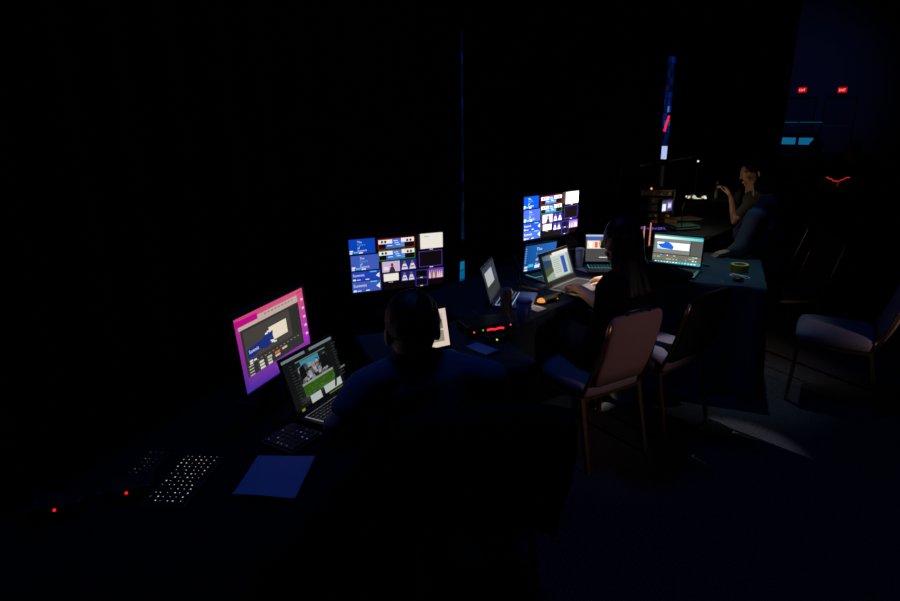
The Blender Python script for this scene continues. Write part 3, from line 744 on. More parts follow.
# backlit keyboards at the left
def lit_keyboard(label, c, ang, cols, rows, pitch, seed, col, strength, frac=.8, legend=.0032):
    t = thing('keyboard', label, 'keyboard', (c.x, c.y, ZT), ang, 'backlit keyboards')
    W, Dp = cols * pitch + .02, rows * pitch + .02
    MB().box((0, 0, .006), (W, Dp, .010)).build('base', 'black_plastic', t, bevel=.003)
    o = key_grid(cols, rows, pitch - .003, pitch - .003, .003, .0135, -cols * pitch / 2, rows * pitch / 2, .006).build('keys', 'key_black', t); o['kind'] = 'stuff'
    rnd = random.Random(seed); mb = MB()
    for r_ in range(rows):
        for c_ in range(cols):
            if rnd.random() > frac: continue
            k = legend * rnd.choice((.5, .7, .9, 1.3))
            mb.box((-cols * pitch / 2 + (c_ + .5 + rnd.uniform(-.2, .2)) * pitch, rows * pitch / 2 - (r_ + .45) * pitch, .0168), (k, k, .0006))
    o = mb.build('key_legends', glow('legend_' + str(seed), col, strength), t); o['kind'] = 'stuff'
    return t
c = atz(184, 478, ZT + .015)
lit_keyboard('backlit black keyboard with white legends at the lower left', c, math.atan2(-.08, 1), 6, 13, .019, 4, (235, 225, 200), .62, .95, .0027)
c = atz(158, 466, ZT + .015)
lit_keyboard('narrow keypad with faint legends left of the backlit keyboard', V(c.x - .045, c.y + .01, 0), math.atan2(-.08, 1), 3, 8, .019, 9, (150, 145, 130), .45, .6, .0022)
c = atz(302, 433, ZT + .015)
lit_keyboard('small control surface with scattered lights below the garden photo laptop', V(c.x - .03, c.y - .02, 0), -.55, 6, 6, .022, 12, (150, 160, 220), .5, .4, .003)
# indicator boxes on the left table
for px, py, lab in ((54, 508, 'left of two'), (126, 491, 'right of two')):
    p = atz(px, py, ZT + .04); t = thing('power_adapter', 'black box with a red light in the dark lower left, ' + lab, 'adapter', (p.x, p.y, ZT), .3, 'black boxes with a red light')
    MB().box((0, .04, .024), (.13, .08, .045)).build('body', 'black_plastic', t, bevel=.006)
    MB().ball((0, -.001, .034), .0042).build('indicator', glow('red_led', (255, 20, 24), 1.6), t)
    MB().tube([(-.065, .04, .02), (-.12, .06, .01), (-.18, .02, .006), (-.22, .08, .006)], .004, 6).build('cord', 'black_plastic', t, True)

# network switch with red lights on the small table
c = atz(492, 329, ZT + .03); t = thing('network_switch', 'black switch box with glowing red and green lights', 'switch box', (c.x, c.y, ZT), math.atan2(.361, .933))
MB().box((0, .07, .028), (.26, .15, .05)).build('body', 'black_plastic', t, bevel=.004)
MB().box((0, -.006, .028), (.25, .004, .044)).build('front_panel', 'dark_plastic', t)
for i in range(7):
    MB().box((-.025 + i * .0135, -.009, .032 + .002 * math.sin(i * 1.7)), (.011, .003, .010)).build('red_display', glow('red_disp', (255, 40, 50), 1.5), t)
for x, z, g in ((-.10, .030, 'pink'), (.098, .042, 'pink'), (-.052, .034, 'green')):
    MB().ball((x, -.008, z), .0042).build('indicator', glow('led_' + g, (255, 70, 90) if g == 'pink' else (60, 170, 40), 1.5), t)
for i in range(8): MB().box((-.09 + i * .024, -.009, .014), (.016, .003, .010)).build('port', 'black_plastic', t)
c = atz(497, 340, ZT + .02); t = thing('intercom_pack', 'small black box with one yellow-green light', 'intercom box', (c.x, c.y, ZT), .25)
MB().box((0, .03, .018), (.09, .06, .034)).build('body', 'black_plastic', t, bevel=.004)
MB().ball((0, -.001, .022), .0048).build('indicator', glow('led_yg', (190, 210, 40), 1.3), t)
c = atz(482, 350, ZT); t = thing('phone', 'blue phone lying on the small table', 'phone', (c.x, c.y, ZT), .75)
MB().box((0, 0, .006), (.075, .14, .009)).build('body', 'folder', t, bevel=.003)
MB().box((0, 0, .0108), (.067, .128, .0008)).build('glass', 'folder', t)

# tan can and blue cup
c = atz(506, 318, ZT); t = thing('drink_can', 'tall tan can standing before the edge-on laptop', 'can', (c.x, c.y, ZT))
MB().lathe([(.001, 0), (.026, 0), (.031, .006), (.032, .02), (.032, .145), (.029, .156), (.027, .160), (.001, .1601)], (0, 0, 0)).build('body', 'tan_can', t, True)
MB().lathe([(.024, .1601), (.0275, .1601), (.0275, .164), (.024, .164)], (0, 0, 0)).build('rim', 'aluminium', t, True)
MB().bar((-.008, 0, .1615), (.012, 0, .1615), .010, .002).build('pull_tab', 'aluminium', t)
c = atz(523.5, 321, ZT); t = thing('paper_cup', 'blue cup standing right of the tan can', 'cup', (c.x, c.y, ZT))
MB().lathe([(.001, 0), (.031, 0), (.0325, .004), (.041, .110), (.001, .110)], (0, 0, 0)).build('body', 'blue_cup', t, True)
MB().lathe([(.043, .106), (.044, .112), (.041, .119), (.034, .121), (.001, .119)], (0, 0, 0)).build('lid', 'blue_cup', t, True)
c = atz(579, 267, ZT); t = thing('paper_cup', 'white paper cup beside the video laptop', 'cup', (c.x, c.y, ZT))
MB().lathe([(.001, 0), (.022, 0), (.023, .005), (.030, .125), (.001, .125)], (0, 0, 0)).build('body', 'white_plastic', t, True)
MB().lathe([(.0315, .121), (.032, .127), (.030, .134), (.026, .137), (.001, .135)], (0, 0, 0)).build('lid', 'white_plastic', t, True)
# camera with lens behind the white cup
c = atz(569, 265, ZT); t = thing('camera', 'black camera standing on end behind the white cup', 'camera', (c.x, c.y, ZT))
MB().lathe([(.001, 0), (.034, 0), (.036, .008), (.036, .05), (.031, .055), (.031, .11), (.034, .114), (.034, .14), (.001, .14)], (0, 0, 0)).build('lens_barrel', 'dark_plastic', t, True)
MB().lathe([(.0335, .062), (.036, .064), (.036, .08), (.0335, .082)], (0, 0, 0)).build('focus_ring', 'black_plastic', t, True)
MB().box((0, 0, .165), (.095, .055, .05), Matrix.Rotation(.3, 3, 'Z')).build('body', 'dark_plastic', t, bevel=.008)
MB().box((0, 0, .197), (.04, .04, .016), Matrix.Rotation(.3, 3, 'Z')).build('viewfinder', 'black_plastic', t, bevel=.004)
MB().lathe([(.0345, .118), (.035, .120), (.035, .125), (.0345, .127)], (0, 0, 0)).build('silver_ring', 'aluminium', t, True)
# things on the table with the cups
a, b_ = atz(520, 286, ZT + .01), atz(538, 290, ZT + .01)
t = thing('pencil', 'yellow-orange pencil between the laptops', 'pencil')
MB().tube([a, b_ + (b_ - a) * .0], .006, 6).build('shaft', 'orange_wrap', t)
MB().tube([b_, b_ + (b_ - a).normalized() * .02], [.006, .001], 6).build('tip', 'wood', t)
c = atz(541, 303.5, ZT)
t = thing('puck_lamp', 'little round lamp glowing orange near the table edge', 'lamp', (c.x, c.y, ZT))
MB().lathe([(.001, 0), (.027, 0), (.029, .004), (.029, .010), (.001, .010)], (0, 0, 0)).build('base', 'black_plastic', t, True)
MB().lathe([(.001, .0105), (.023, .0105), (.024, .014), (.019, .025), (.009, .031), (.001, .0315)], (0, 0, 0)).build('dome', glow('amber_dome', (236, 150, 66), 1.0), t, True)
lamp('puck_lamp_glow', 'POINT', (c.x, c.y, ZT + .10), (0, 0, 0), .28, (1, .66, .40), shadow_soft_size=.02)
for (px, py, L_, wd, ang, m_, lab) in ((557, 296, .10, .018, .75, 'orange_wrap', 'orange marker pen near the table edge'), (527, 300, .12, .012, .9, 'white_plastic', 'white pen lying behind the blue cup'), (566, 293, .09, .018, .3, 'dark_plastic', 'dark pen beside the laptop under the hand')):
    c = atz(px, py, ZT); t = thing('pen', lab, 'pen', (c.x, c.y, ZT), ang)
    MB().tube([(-L_ / 2, 0, wd / 2), (L_ / 2 - .02, 0, wd / 2)], wd / 2, 8).build('barrel', m_, t, True)
    MB().tube([(L_ / 2 - .02, 0, wd / 2), (L_ / 2 + .015, 0, wd / 2)], wd / 2 * 1.08, 8).build('cap', 'black_plastic', t, True)
c = atz(533, 309, ZT); t = thing('notepad', 'open white notepad under the pens beside the blue cup', 'notepad', (c.x + .01, c.y, ZT), .75)
MB().box((0, 0, .004), (.08, .10, .006)).build('pages', 'paper', t, bevel=.001)
MB().box((0, .05, .0055), (.08, .010, .009)).build('binding', 'dark_plastic', t)
c = atz(549, 301, ZT); t = thing('card_reader', 'small black card reader among the pens', 'card reader', (c.x, c.y, ZT), .7)
MB().box((0, 0, .013), (.10, .06, .024)).build('body', 'black_plastic', t, bevel=.004)
MB().box((0, -.031, .014), (.05, .002, .006)).build('slot', 'dark_plastic', t)
MB().box((.038, -.0312, .014), (.006, .002, .006)).build('indicator', glow('amber', (255, 150, 50), 1.0), t)
c = atz(598, 279, ZT); t = thing('computer_mouse', 'white mouse under the right hand of the woman', 'mouse', (.925, 3.625, ZT), .5)
MB().ell((0, 0, .014), (V(.031, 0, 0), V(0, .055, 0), V(0, 0, .018)), 16, 8).build('shell', 'white_plastic', t, True)
MB().box((0, .025, .031), (.004, .014, .006)).build('scroll_wheel', 'dark_plastic', t)
for k, (px, py, dx, dy, ang, m_, lab) in enumerate(((608, 271.5, .10, .14, .1, 'paper', 'white sheet of paper lying before the video laptop'), (586, 269.5, .09, .12, .5, 'paper', 'small white card lying beside the white cup'))):
    c = atz(px, py, ZT + .002)
    o = MB().box((0, 0, .0015), (dx, dy, .0012)).build('paper_sheet', m_); o.location = (c.x, c.y, ZT); o.rotation_euler = (0, 0, ang); tag(o, lab, 'paper')
# headphone cables / leads on the long table
def cable(label, pts, r=.0035, m_='black_plastic'):
    P = [Vector(p) for p in pts]; out = []
    for i in range(len(P) - 1):
        p0, p1, p2, p3 = P[max(i - 1, 0)], P[i], P[i + 1], P[min(i + 2, len(P) - 1)]
        for k in range(8):
            u_ = k / 8; out.append(.5 * ((2 * p1) + (p2 - p0) * u_ + (2 * p0 - 5 * p1 + 4 * p2 - p3) * u_ ** 2 + (3 * p1 - 3 * p2 + p0 - p3) * u_ ** 3))
    out.append(P[-1]); return tag(MB().tube(out, r, 6).build('cable', m_, None, True), label, 'cable')
cable('black lead looping behind the grey edge-on laptop', [atz(505, 268, .80), atz(508, 262, .86), atz(515, 258, .88), atz(519, 266, .84), atz(517, 280, .76), atz(521, 292, ZT + .005)], .004, 'dark_plastic')
cable('thin pale lead lying across the front of the small table', [atz(468, 308, ZT + .005), atz(474, 312, ZT + .005), atz(481, 317, ZT + .005), atz(488, 322, ZT + .006)], .003, 'grey_metal')
cable('dark lead under the photo desktop laptop', [atz(524, 282, ZT + .005), atz(534, 292, ZT + .005), atz(545, 296, ZT + .006), atz(556, 302, ZT + .005)], .004)

# things on the yellow tape table
c = atz(739, 271, ZT); t = thing('tape_roll', 'roll of yellow tape on the dark table', 'tape roll', (c.x, c.y, ZT))
MB().loft([[(r_ * math.cos(k * math.pi / 16), r_ * math.sin(k * math.pi / 16), z) for k in range(32)] for r_, z in ((.040, 0), (.056, 0), (.056, .048), (.040, .048), (.040, 0))], False).build('tape', 'yellow_tape', t)
MB().loft([[(r_ * math.cos(k * math.pi / 16), r_ * math.sin(k * math.pi / 16), z) for k in range(32)] for r_, z in ((.037, .001), (.0398, .001), (.0398, .0475), (.037, .0475), (.037, .001))], False).build('core', 'white_plastic', t)
pts = []
for i in range(40):
    u_ = i / 39; pts.append(atz(730 + 18 * u_ + 3.5 * math.sin(u_ * 23), 274.5 + 3 * u_ + 1.3 * math.cos(u_ * 19 + 1), ZT + .006 + .004 * math.sin(u_ * 12)))
tag(MB().tube(pts, .0032, 6).build('white_cord', 'white_plastic', None, True), 'tangled white cord lying in front of the yellow tape', 'cord')
c = atz(738, 281, ZT); t = thing('ear_pads', 'small black round earpiece below the white cord', 'earpiece', (c.x, c.y, ZT))
MB().lathe([(.001, 0), (.028, 0), (.032, .006), (.032, .018), (.026, .026), (.001, .026)], (0, 0, 0), 18).build('pad', 'black_plastic', t, True)
MB().lathe([(.012, .0262), (.020, .0262), (.018, .030), (.012, .030)], (0, 0, 0), 18).build('ring', 'dark_plastic', t, True)
c = atz(673, 280, ZT); t = thing('black_bag', 'soft black bag lying before the teal toolbar laptop', 'bag', (c.x - .03, c.y - .0, ZT), -.41)
mb = MB().ell((0, 0, .042), (V(.15, 0, 0), V(0, .075, 0), V(0, 0, .042)), 24, 12); mb.v = [p + V(0, 0, .010 * noise.noise(p * 14)) for p in mb.v]
mb.build('body', 'black_cloth', t, True)
MB().tube([(-.06, -.03, .08), (-.04, -.05, .10), (.04, -.05, .10), (.06, -.03, .08)], .006, 6).build('handle', 'black_cloth', t, True)
c = atz(706, 266, ZT); t = thing('flash_drive', 'small cyan stick on the table right of the laptop', 'flash drive', (c.x, c.y, ZT), .6)
MB().box((0, 0, .006), (.018, .045, .010)).build('body', 'teal_cloth', t, bevel=.002)
MB().box((0, .03, .006), (.012, .016, .006)).build('plug', 'aluminium', t)

# equipment on the far tables -------------------------------------------------
def rack(c, ang):
    t = thing('equipment_rack', 'wood-edged equipment rack with yellow labels on the far table', 'equipment rack', (c.x, c.y, ZT), ang)
    W, Dp, H = .30, .28, .30
    MB().box((-W / 2, 0, H / 2), (.018, Dp, H)).build('side_panel', 'wood', t, bevel=.002)  # wood on this side only, putting its lit edge into the colour
    MB().box((W / 2, 0, H / 2), (.018, Dp, H)).build('side_panel', 'dark_plastic', t, bevel=.002)
    MB().box((0, 0, H), (W + .018, Dp, .016)).build('top_panel', 'black_plastic', t, bevel=.002)
    MB().box((0, 0, .009), (W, Dp, .016)).build('bottom_panel', 'black_plastic', t)
    MB().box((0, Dp / 2 - .01, H / 2), (W - .02, .016, H - .02)).build('back_panel', 'black_plastic', t)
    for k in range(4):
        u = MB().box((0, .0, .055 + k * .073), (W - .03, Dp - .06, .058)).build('rack_unit', 'dark_plastic', t, bevel=.002)
        for j in range(4): MB().tube([(-.11 + j * .07, -Dp / 2 + .03, .055 + k * .073), (-.11 + j * .07, -Dp / 2 + .012, .055 + k * .073)], .010, 10).build('knob', 'grey_metal', u)
    MB().box((0, -Dp / 2 - .05, .022), (W + .05, .11, .035)).build('wooden_ledge', 'wood', t, bevel=.004)
    for k in range(5):
        MB().box((-.115 + k * .055, -Dp / 2 - .008 , .060), (.034, .003, .022), Matrix.Rotation((-.2, .3, .5, 0, .2)[k], 3, 'Y')).build('label_sticker', 'yellow_tape' if k != 1 else 'paper', t)
    MB().ball((-.06, -.1, H + .016), .008).build('indicator', glow('orange_led', (255, 150, 60), 2.2), t)
    return t
rc = atz(659, 219, ZT + .03); rack(V(rc.x, rc.y + .16, 0), -.15)
p = atz(662, 212, .80)
lamp('added_gooseneck_glow', 'POINT', (2.20, 5.28, 1.02), (0, 0, 0), 1.0, (1, .72, .45), shadow_soft_size=.02)  # unseen lamp added to light the headset wearer, rack and papers
t = thing('added_gooseneck_lamp', 'added thin gooseneck lamp standing in front of the pale papers at the far table', 'lamp', (2.20, 5.28, 0))
MB().tube([(-.10, .07, ZT), (-.11, .07, .95), (-.08, .05, 1.06), (0, 0, 1.075)], .005, 8).build('neck', 'black_plastic', t, True)
MB().tube([(0, 0, 1.085), (0, 0, 1.045)], [.008, .022], 12).build('shade', 'black_plastic', t)
MB().box((-.10, .07, ZT + .008), (.07, .07, .014)).build('base', 'black_plastic', t, bevel=.003)
a, b_ = atz(661.5, 212, ZT + .15), atz(672, 210.5, ZT + .15)
c = mid(a, b_); d_ = (b_ - a)
monitor('small tilted status screen beside the equipment rack', c - d_ * .5, c + d_ * .5, .10, ZT + .15, small_status, 1.0)
c = atz(653, 229, ZT + .01)
t = lit_keyboard('purple backlit keyboard before the equipment rack', c, -.3, 9, 5, .024, 21, (120, 90, 235), 1.0, 1.0, .012)
# copper coloured little stand; orange light on its posts is put in as emission
c = atz(644.5, 246, ZT); t = thing('cable_stand', 'small copper stand beside the woman, orange light painted on its posts', 'stand', (c.x, c.y, ZT), -.3)
for dx, h_ in ((-.012, .16), (.035, .19)): MB().bar((dx, 0, .012), (dx, 0, h_), .010, .010).build('post', glow('copper_painted_light', (226, 140, 108), .85), t)
MB().box((0, 0, .006), (.13, .09, .012)).build('base', 'bronze_metal', t, bevel=.002)
MB().bar((-.012, 0, .075), (.035, 0, .075), .008, .008).build('crossbar', 'bronze_metal', t); MB().bar((-.012, 0, .15), (.035, 0, .15), .008, .008).build('crossbar', 'bronze_metal', t)
for k, (px, py, dx, dy, ang, lab) in enumerate(((684, 219, .26, .19, .1, 'pale papers lying right of the equipment rack'), (718, 200.5, .30, .20, -.1, 'pale papers on the farthest table by the metal flask'))):
    c = atz(px, py, ZT); t = thing('paper_stack', lab, 'papers', (c.x, c.y, ZT), ang)
    for j in range(3):
        MB().box((.012 * j, .01 * (j % 2), .002 + j * .003), (dx, dy, .002), Matrix.Rotation(.12 * j, 3, 'Z')).build('sheet', 'paper', t)
c = atz(683, 229, ZT); t = thing('folded_cloth', 'folded teal cloth behind the teal toolbar laptop', 'cloth', (c.x, c.y, ZT), .2)
MB().box((0, 0, .012), (.26, .18, .02)).build('lower_fold', 'teal_cloth', t, bevel=.008); MB().box((.01, .01, .032), (.24, .16, .018)).build('upper_fold', 'teal_cloth', t, bevel=.008)
c = atz(716.5, 200, ZT); t = thing('metal_flask', 'slim metal flask standing upright on the farthest table', 'flask', (c.x, c.y, ZT))
MB().lathe([(.001, 0), (.03, 0), (.032, .008), (.032, .155), (.024, .185), (.001, .185)], (0, 0, 0)).build('body', 'grey_metal', t, True)
MB().lathe([(.022, .1855), (.026, .1855), (.026, .23), (.020, .235), (.001, .235)], (0, 0, 0)).build('cap', 'grey_metal', t, True)
c = atz(697, 200.5, ZT); t = thing('switch_panel', 'low panel with pale lit buttons on the farthest table', 'switch panel', (c.x, c.y, ZT), -.1)
MB().box((0, 0, .015), (.26, .20, .03)).build('body', 'black_plastic', t, bevel=.004); rnd = random.Random(6)
for r_ in range(3):
    for k in range(8):
        if rnd.random() < .6: MB().box((-.105 + k * .03, -.06 + r_ * .06, .036), (.02, .03, .026)).build('button', glow('btn_%d' % (k % 3), ((230, 240, 220), (240, 200, 120), (200, 220, 200))[k % 3], .8), t)

# red rope light and its box in the right background
c = aty(836, 178, 6.8); t = thing('red_light_cord', 'glowing red light cord on a dark box far right', 'light cord', (c.x, c.y, 0))
MB().box((0, .12, c.z / 2 - .02), (.42, .3, c.z - .04)).build('case', 'black_plastic', t, bevel=.01)
rnd = random.Random(3); pts = []
for i in range(14):
    u_ = i / 13; pts.append((-.14 + .26 * u_, -.045, c.z - .01 + .022 * math.cos(u_ * 6.3) + .008 * math.sin(i * 2.4)))
MB().tube(pts, .005, 6).build('cord', glow('red_cord', (210, 44, 30), .9), t, True)
MB().tube([(-.005, -.045, c.z - .03), (.002, -.047, c.z - .06), (-.003, -.046, c.z - .09)], .004, 6).build('hanging_end', glow('red_cord2', (120, 20, 16), .7), t, True)

# ------------------------------------------------------------------ people
def remeshed(mb, name, m, voxel, parent=None, smooth_it=4):
    me = mb.mesh(name); o = bpy.data.objects.new(name, me); COL.objects.link(o)
    rm = o.modifiers.new('r', 'REMESH'); rm.mode = 'VOXEL'; rm.voxel_size = voxel
    sm = o.modifiers.new('s', 'SMOOTH'); sm.factor = .5; sm.iterations = smooth_it
    dg = bpy.context.evaluated_depsgraph_get(); ev = o.evaluated_get(dg)
    me2 = bpy.data.meshes.new_from_object(ev); o.modifiers.clear(); o.data = me2; bpy.data.meshes.remove(me)
    me2.name = name; me2.materials.clear()
    for k in (m if isinstance(m, (list, tuple)) else [m]): me2.materials.append(MATS[k])
    for p in me2.polygons: p.use_smooth = True
    if parent is not None: o.parent = parent
    return o
def limb(mb, pts, rs, seg=12):
    pts = [Vector(p) for p in pts]
    for i in range(len(pts) - 1):
        a, b_ = pts[i], pts[i + 1]; t = (b_ - a).normalized()
        ref = V(0, 0, 1) if abs(t.z) < .9 else V(1, 0, 0); x = t.cross(ref).normalized(); y = x.cross(t)
        mb.loft([[p + (x * math.cos(k * 2 * math.pi / seg) + y * math.sin(k * 2 * math.pi / seg)) * r for k in range(seg)] for p, r in ((a, rs[i]), (a.lerp(b_, .35), (rs[i] * .62 + rs[i + 1] * .38) * 1.05), (b_, rs[i + 1]))])
    for p, r in zip(pts, rs): mb.ball(p, r * .99, seg, 8)
def hand(mb, wrist, fdir, back, side, curl=.5, sc=1.0):
    """fdir: along the fingers, back: out of the back of the hand, side: +1 thumb lies at fdir x back"""
    f = Vector(fdir).normalized(); b_ = Vector(back); b_ = (b_ - f * b_.dot(f)).normalized(); x = f.cross(b_) * side; w = Vector(wrist)
    def pt(a, c, d): return w + (f * a + x * c + b_ * d) * sc
    mb.loft([[pt(a, cx, dz) for cx, dz in ((-h, -t), (0, -t * 1.1), (h, -t), (h * 1.05, 0), (h, t), (0, t * 1.15), (-h, t), (-h * 1.05, 0))] for a, h, t in ((-.015, .024, .018), (.02, .032, .017), (.06, .040, .015), (.092, .039, .012))])
    for i, (c, L) in enumerate(((.030, .070), (.010, .079), (-.011, .073), (-.030, .058))):
        p = pt(.088, c, 0); ang = .25 + curl * .25; pts = [p]
        for k, fr in enumerate((.44, .32, .24)):
            d = f * math.cos(ang) - b_ * math.sin(ang) + x * (c * 1.6); p = p + d.normalized() * L * fr * sc; pts.append(p); ang += curl
        limb(mb, pts, [.0092 * sc, .0085 * sc, .0078 * sc, .0068 * sc], 8)
    p = pt(.018, .030, -.006); pts = [p]; ang = .75
    for k, L in enumerate((.034, .030, .024)):
        d = f * math.cos(ang) + x * math.sin(ang) - b_ * .35; p = p + d.normalized() * L * sc; pts.append(p); ang -= .28
    limb(mb, pts, [.0125 * sc, .0105 * sc, .0095 * sc, .0078 * sc], 8)
def head_shape(mb, c, f, u, sc=1.0):
    f = Vector(f).normalized(); u = Vector(u); u = (u - f * u.dot(f)).normalized(); r = f.cross(u); c = Vector(c)
    nu, nv = 28, 18; rings = []
    for i in range(nv + 1):
        t = math.pi * i / nv; t = min(max(t, .03), math.pi - .03); z = -math.cos(t); ring = []
        for k in range(nu):
            a = 2 * math.pi * k / nu; cx, cy = math.cos(a) * math.sin(t), math.sin(a) * math.sin(t)
            X, Y, Z = cx * .074, cy * .094, z * .116
            if z < 0:
                X *= 1 + .26 * z; 
                if cy < 0: Y *= 1 + .35 * z
                else: Y *= 1 + .05 * z
            else:
                if cy < 0: Y *= 1.06
            ring.append(c + (r * X + f * Y + u * Z) * sc)
        rings.append(ring)
    mb.loft(rings)
    def e(x, y, z, a, b_, d): mb.ell(c + (r * x + f * y + u * z) * sc, (r * a * sc, f * b_ * sc, u * d * sc), 12, 8)
    e(0, .092, -.012, .011, .020, .026); e(0, .104, -.026, .015, .014, .010)          # nose
    e(0, .083, -.062, .026, .014, .007); e(0, .081, -.073, .022, .014, .007)          # lips
    e(0, .068, -.098, .024, .022, .018)                                               # chin
    e(.032, .078, .026, .026, .012, .008); e(-.032, .078, .026, .026, .012, .008)     # brows
    e(.078, -.008, -.008, .010, .020, .032); e(-.078, -.008, -.008, .010, .020, .032) # ears
    e(.040, .060, -.030, .024, .022, .020); e(-.040, .060, -.030, .024, .022, .020)   # cheeks
    return r, f, u
def torso_rings(pel, chest, neck, right, front, infl=0.0, low=-.11):
    pel, chest, neck = Vector(pel), Vector(chest), Vector(neck); R_ = Vector(right).normalized()
    pts = [(pel + (pel - chest).normalized() * .09, .150, .115), (pel, .172, .125), (pel.lerp(chest, .45), .150, .112), (chest, .172, .122), (chest.lerp(neck, .55), .178, .108), (chest.lerp(neck, .88), .115, .078), (neck, .064, .062)]
    rings = []
    for i, (p, a, b_) in enumerate(pts):
        t = (pts[min(i + 1, 6)][0] - pts[max(i - 1, 0)][0]).normalized(); F = t.cross(R_).normalized() * -1; X = F.cross(t)
        rings.append([p + X * math.cos(k * 2 * math.pi / 24) * (a + infl) + F * math.sin(k * 2 * math.pi / 24) * (b_ + infl) for k in range(24)])
    return rings
def person(label, J, shirt, trousers='dark_trousers', sleeve='short', hair='short', voxel=.0055, headset=None, arm_mat='skin', sleeve_mat=None, group=None, collar=False):
    mb = MB(); R_ = (Vector(J['shR']) - Vector(J['shL'])).normalized()
    hf, hu = Vector(J['hf']), Vector(J.get('hu', (0, 0, 1)))
    mb.loft(torso_rings(J['pel'], J['chest'], J['neck'], R_, None))
    hc = Vector(J['head']); hs = J.get('hs', 1.0)
    r, f, u = head_shape(mb, hc, hf, hu, hs)
    limb(mb, [Vector(J['neck']) - u * .03, hc - u * .07 * hs - f * .012], [.064, .060])
    for k in 'LR':
        limb(mb, [J['sh' + k], J['el' + k], J['wr' + k]], [.052, .040, .027])
        limb(mb, [Vector(J['chest']).lerp(Vector(J['neck']), .6), J['sh' + k]], [.07, .053])
        s_ = Vector(J['wr' + k]); e_ = Vector(J['el' + k]); fd = Vector(J.get('fd' + k, s_ - e_)); hb = Vector(J.get('hb' + k, (0, 0, 1)))
        hand(mb, s_ + fd.normalized() * .012, fd, hb, 1 if k == 'L' else -1, J.get('curl' + k, .45))
        limb(mb, [J['hip' + k], J['kn' + k], J['an' + k]], [.088, .058, .038])
    body = remeshed(mb, 'person', ['skin', arm_mat], voxel)
    if arm_mat != 'skin':
        a0, a1 = Vector(J['elL']), Vector(J['wrL'])
        for p in body.data.polygons:
            c = p.center; q = a1 - a0; t_ = max(0, min(1.15, (Vector(c) - a0).dot(q) / q.length_squared))
            if .0 < t_ and (Vector(c) - (a0 + q * t_)).length < .05: p.material_index = 1
    tag(body, label, 'person', group)
    # shirt
    mb = MB(); mb.loft(torso_rings(J['pel'], J['chest'], Vector(J['chest']).lerp(Vector(J['neck']), .97), R_, None, .014))
    if collar: limb(mb, [Vector(J['neck']) - u * .03, hc - u * .075 - f * .03], [.080, .078])
    for k in 'LR':
        limb(mb, [Vector(J['chest']).lerp(Vector(J['neck']), .72), J['sh' + k]], [.088, .068])
        if sleeve == 'short':
            e_ = Vector(J['sh' + k]).lerp(Vector(J['el' + k]), J.get('sl', .62)); limb(mb, [J['sh' + k], e_], [.067, .058])
        else:
            limb(mb, [J['sh' + k], J['el' + k], Vector(J['el' + k]).lerp(Vector(J['wr' + k]), .90)], [.067, .060, .042])
    mb.v = [p + Vector((noise.noise(p * 9), noise.noise(p * 9 + V(5, 1, 0)), 0)) * .010 for p in mb.v]
    sh = remeshed(mb, 'shirt', [shirt, sleeve_mat or shirt], .011, body, 3)
    if sleeve_mat:
        a, b_, c_ = Vector(J['shL']), Vector(J['elL']), Vector(J['wrL'])
        for p in sh.data.polygons:
            q = Vector(p.center); dmin = 9
            for A, B in ((a.lerp(b_, .25), b_), (b_, c_)):
                t_ = max(0, min(1, (q - A).dot(B - A) / (B - A).length_squared)); dmin = min(dmin, (q - A - (B - A) * t_).length)
            if dmin < .085: p.material_index = 1
    # trousers and shoes
    mb = MB(); pel = Vector(J['pel'])
    mb.ell(pel + V(0, 0, -.02), (R_ * .185, V(-R_.y, R_.x, 0) * .14, V(0, 0, .105)))
    for k in 'LR': limb(mb, [J['hip' + k], J['kn' + k], Vector(J['kn' + k]).lerp(Vector(J['an' + k]), .93)], [.100, .075, .058])
    remeshed(mb, 'trousers', trousers, .012, body, 3)
    for k in 'LR':
        an = Vector(J['an' + k]); fo = V(-R_.y, R_.x, 0); mb = MB()
        mb.ell(an + fo * .06 + V(0, 0, .047 - an.z), (R_ * .047, fo * .135, V(0, 0, .042))); mb.ell(an + V(0, 0, .075 - an.z), (R_ * .045, fo * .06, V(0, 0, .05)))
        mb.box(an + fo * .06 + V(0, 0, .012 - an.z), (.08, .24, .022), Matrix((R_, fo, V(0, 0, 1))).transposed())
        remeshed(mb, 'shoe', 'shoe', .010, body, 3)
    # hair
    mb = MB(); nu, nv = 40, 22; rings = []
    for i in range(nv + 1):
        t = min(max(math.pi * i / nv, .04), math.pi - .04); z = -math.cos(t); ring = []
        for k in range(nu):
            a = 2 * math.pi * k / nu; cx, cy = math.cos(a) * math.sin(t), math.sin(a) * math.sin(t)
            st = 1 + .025 * math.sin(a * 14 + 3 * math.sin(z * 5)) + .02 * math.sin(a * 31 + z * 9)
            ring.append(hc + (r * cx * .084 * st + f * (cy * .094 - .014) * st + u * (z * (.080 if z < 0 else .098) + .034)) * hs)
        rings.append(ring)
    mb.loft(rings)
    if hair in ('long', 'bob'):
        hl = 1.0 if hair == 'long' else .55
        for k in range(26):
            a = math.pi * (1.05 + .9 * k / 25) if True else 0
            base = hc + (r * math.cos(a) * .078 + f * (math.sin(a) * .088 - .014) + u * .02) * hs
            out = (r * math.cos(a) * .5 + f * math.sin(a) * .55)
            e1 = base + out * .02 - V(0, 0, .14 * hl); e2 = e1 + out * .13 * hl ** 2 - V(0, 0, .15 * hl ** 2) + r * .012 * math.sin(k * 2.1)
            limb(mb, [base, e1, e2], [.022, .032, .030], 8)
        # hair falling beside the cheek
        for k, aa in enumerate((.08, .92)):
            base = hc + (r * (1 if k == 0 else -1) * .076 + f * .012 + u * .03) * hs
            limb(mb, [base, base - V(0, 0, .12 * hl) + f * .005, base - V(0, 0, .24 * hl) - f * .02], [.022, .026, .014], 8)
    remeshed(mb, 'hair', 'dark_hair', .008, body, 2)
